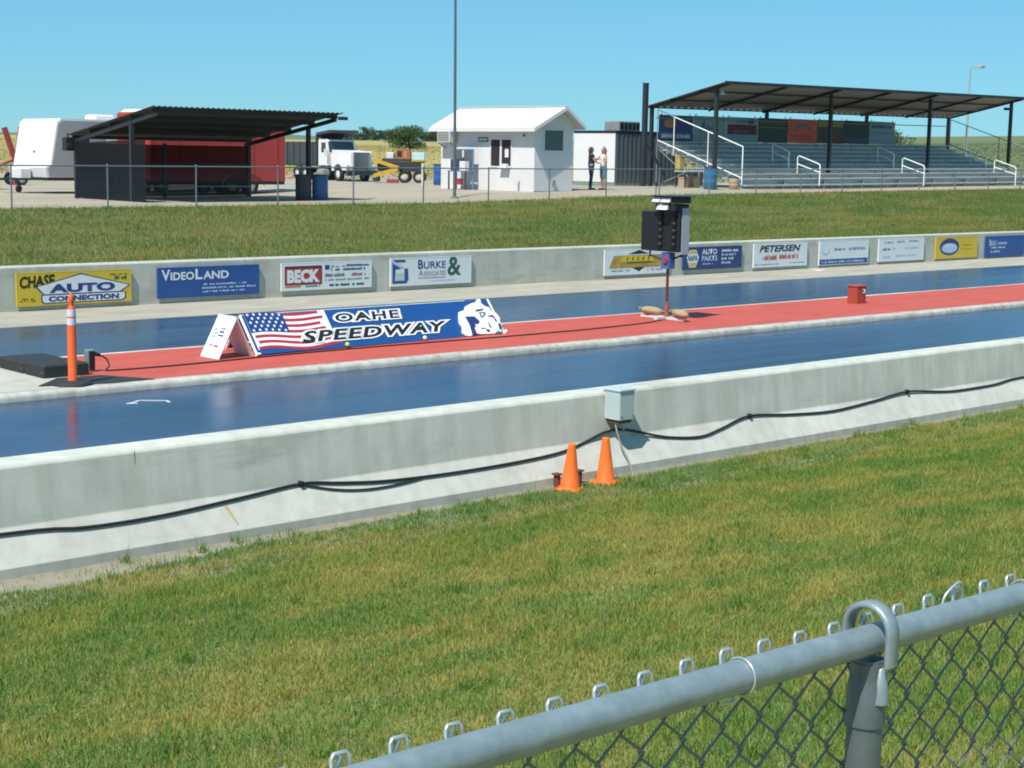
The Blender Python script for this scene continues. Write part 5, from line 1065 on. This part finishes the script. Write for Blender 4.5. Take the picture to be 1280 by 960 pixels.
# tree line on the rise beyond the field: world positions
TL = [(359.1, 484.6), (355.7, 474.1), (387.7, 512.6), (372.3, 486.1), (399.1, 515.8), (370.1, 474.5), (390.5, 496.5), (398.6, 502.7), (375.9, 469.2), (397.5, 490.1), (387.1, 472.5), (407.8, 494.3), (384.3, 461.5), (399.4, 474.8)]
names = ['far tree at the left end of the tree line beyond the field']+['far tree, number %s from the left in the tree line beyond the field' % w for w in ('two', 'three', 'four', 'five', 'six', 'seven', 'eight', 'nine', 'ten', 'eleven', 'twelve', 'thirteen')]+['far tree at the right end of the tree line, beside the booth roof']
for i, (x, y) in enumerate(TL): plant('field_tree', x, y, TM[i % 3], names[i], 'tree line beyond the field', (.80, .62, .95, .7, 1.05, .78, .9)[i % 7], i*1.7)
plant('bushy_tree', 155.9, 195.4, tree_mesh(11, 3.9, 3.3, 4200, .17, (.075, .125, .045)), 'nearer bright green bushy tree behind the work machine', None, 1.0, .6)
plant('slender_tree', 113.5, 77.5, tree_mesh(12, 5.0, 1.5, 2200, .15, (.085, .135, .055)), 'small light green tree seen under the bleacher roof at right', None, .82, 1.0)

# ------------------------------------------------------------------ two women talking by the container
def skin(name, verts, edges, m, parent, root=0, sub=2):
    me = bpy.data.meshes.new(name); me.from_pydata([v[:3] for v in verts], edges, []); o = bpy.data.objects.new(name, me); COL.objects.link(o)
    sm = o.modifiers.new('skin', 'SKIN'); sm.use_smooth_shade = True
    for i, v in enumerate(verts):
        sv = me.skin_vertices[0].data[i]; r = v[3]; sv.radius = r if isinstance(r, tuple) else (r, r); sv.use_root = (i == root)
    sd = o.modifiers.new('sub', 'SUBSURF'); sd.levels = sub; sd.render_levels = sub
    dg = bpy.context.evaluated_depsgraph_get(); nm = bpy.data.meshes.new_from_object(o.evaluated_get(dg)); bpy.data.objects.remove(o)
    nm.materials.clear(); nm.materials.append(m); nm.polygons.foreach_set('use_smooth', [True]*len(nm.polygons)); return link(name, nm, parent)
SKIN = mat('skin', (.42, .24, .16), .55); HAIRB = mat('brown_hair', (.07, .035, .02), .5); HAIRL = mat('light_brown_hair', (.20, .115, .06), .5)
def hand(V, E, wrist, d, side, curl):
    """palm and five separate fingers rooted in it"""
    d = Vector(d).normalized(); s = Vector(side).normalized(); c = Vector(curl).normalized(); w = Vector(V[wrist][:3])
    p = w+d*.075; V.append((*p, (.026, .016))); ip = len(V)-1; E.append((wrist, ip))
    for k, (off, ln) in enumerate(((-.030, .062), (-.010, .074), (.010, .070), (.028, .055))):
        a = p+s*off+d*.02; b_ = a+d*ln*.55+c*.012; e_ = b_+d*ln*.35+c*.025
        V.append((*a, .0085)); V.append((*b_, .008)); V.append((*e_, .0065)); n = len(V); E += [(ip, n-3), (n-3, n-2), (n-2, n-1)]
    t0 = w+d*.03-s*.03; t1 = t0+d*.035-s*.02+c*.01; V.append((*t0, .0095)); V.append((*t1, .008)); n = len(V); E += [(wrist, n-2), (n-2, n-1)]
def person(x, y, rz_, h, lb, top_m, leg_m, hair_m, leg_end, larm, rarm, sleeve, bare, hairlen, shoe):
    o = thing('person', (x, y, gz(x, y)), lb, 'person', None, rz_); k = h/1.68; o.scale = (k, k, k)
    # local axes: +x is where the person faces, +y their left
    V = [(0, 0, .93, (.155, .115)), (.0, 0, 1.05, (.125, .095)), (.01, 0, 1.20, (.130, .10)), (.0, 0, 1.34, (.125, .09)), (.0, 0, 1.43, (.052, .052)), (.01, 0, 1.49, (.050, .052)), (.015, 0, 1.555, (.072, .085)), (.018, 0, 1.62, (.074, .088)), (.01, 0, 1.665, (.045, .055))]
    E = [(i, i+1) for i in range(8)]
    V.append((.105, 0, 1.545, .012)); E.append((6, 9))                       # nose
    legs = {}
    for s_, dx in ((1, .03), (-1, -.04)):
        b0 = len(V); V += [(0, s_*.085, .86, (.088, .09)), (dx*.6+.012, s_*.095, .48, (.056, .058)), (dx-.01, s_*.10, .28, (.050, .054)), (dx-.02, s_*.10, .075, (.034, .036)), (dx+.05, s_*.105, .035, (.036, .03)), (dx+.13, s_*.11, .025, (.030, .02))]
        E += [(0, b0)]+[(b0+i, b0+i+1) for i in range(5)]; legs[s_] = b0
    arms = {}
    for s_, A_ in ((1, larm), (-1, rarm)):
        b0 = len(V); V += [(0, s_*.15, 1.37, (.052, .05)), (*A_[0], (.038, .038)), (*A_[1], (.024, .022))]; E += [(3, b0), (b0, b0+1), (b0+1, b0+2)]; arms[s_] = b0
        d = Vector(A_[1])-Vector(A_[0]); hand(V, E, b0+2, d, d.cross(Vector((0, 0, 1))), Vector((0, -s_, -.3)))
    body = skin('body', V, E, SKIN, o)
    for s_ in (-1, 1): MB().ball((.092, s_*.030, 1.60), .012, 8).build('eye', INK, body)
    MB().box(.094, .102, -.025, .025, 1.512, 1.520).build('mouth', mat('lip', (.30, .07, .06), .5), body)
    g = lambda r, a: (r[0]+a, r[1]+a) if isinstance(r, tuple) else r+a
    # top: shell over torso and upper arm
    SV = [(*V[i][:3], g(V[i][3], .016)) for i in (1, 2, 3)]; SV = [(0, 0, .845, (.172, .137))]+SV+[(.0, 0, 1.405, (.085, .075))]; SE = [(i, i+1) for i in range(4)]
    for s_ in (1, -1):
        b0 = arms[s_]; n = len(SV); SV.append((*V[b0][:3], g(V[b0][3], .012))); SE.append((3, n))
        if sleeve > 0:
            p = Vector(V[b0][:3]).lerp(Vector(V[b0+1][:3]), sleeve); SV.append((*p, .052)); SE.append((n, n+1))
    skin('top', SV, SE, top_m, o)
    LV = [(0, 0, 1.02, (.150, .115)), (0, 0, .90, (.168, .128))]; LE = [(0, 1)]
    for s_ in (1, -1):
        b0 = legs[s_]; n = len(LV)
        LV += [(*V[b0][:3], g(V[b0][3], .014)), (*V[b0+1][:3], g(V[b0+1][3], .018))]; LE += [(1, n), (n, n+1)]
        if leg_end < .3: LV += [(*V[b0+2][:3], g(V[b0+2][3], .014)), (V[b0+3][0], V[b0+3][1], leg_end, (.060, .066))]; LE += [(n+1, n+2), (n+2, n+3)]
        else: LV += [(V[b0+1][0], V[b0+1][1], leg_end, (.070, .07))]; LE += [(n+1, n+2)]
    skin('trousers' if leg_end < .3 else 'shorts', LV, LE, leg_m, o)
    skin('hair', [(-.015, 0, 1.60, (.088, .098)), (-.015, 0, 1.700, (.040, .045)), (-.05, 0, 1.52, (.082, .07)), (-.075, 0, 1.42, (.085, .045)), (-.085, 0, hairlen, (.07, .035))], [(1, 0), (0, 2), (2, 3), (3, 4)], hair_m, o)
    for s_ in (1, -1):
        b0 = legs[s_]; a = V[b0+3]; MB().bevbox(a[0]-.07, a[0]+.19, a[1]-.045, a[1]+.050, 0, .065, .02).build('shoe', shoe, o)
    return o
NAVYT = mat('dark_navy_tee', (.022, .022, .035), .8); JEAN = mat('dark_jeans', (.030, .042, .085), .85, var=.2, vscale=20); WTOP = mat('white_tank_top', (.66, .65, .60), .8); DEN = mat('blue_denim', (.10, .17, .25), .85, var=.15, vscale=20)
person(46.86, 46.80, -.55, 1.72, 'woman with long brown hair in dark top and jeans by the container', NAVYT, JEAN, HAIRB, .06, ((.10, .24, 1.13), (.30, .12, 1.20)), ((.08, -.26, 1.12), (.28, -.12, 1.06)), .55, 0, 1.24, mat('dark_shoe', (.04, .04, .05), .6))
person(47.34, 46.58, -.55+PI+.5, 1.69, 'woman in white tank top and denim shorts facing the dark-haired woman', WTOP, DEN, HAIRL, .46, ((.12, .30, 1.14), (.02, .19, 1.00)), ((.22, -.20, 1.22), (.46, -.12, 1.26)), 0, 1, 1.30, mat('tan_sandal', (.10, .06, .04), .6))
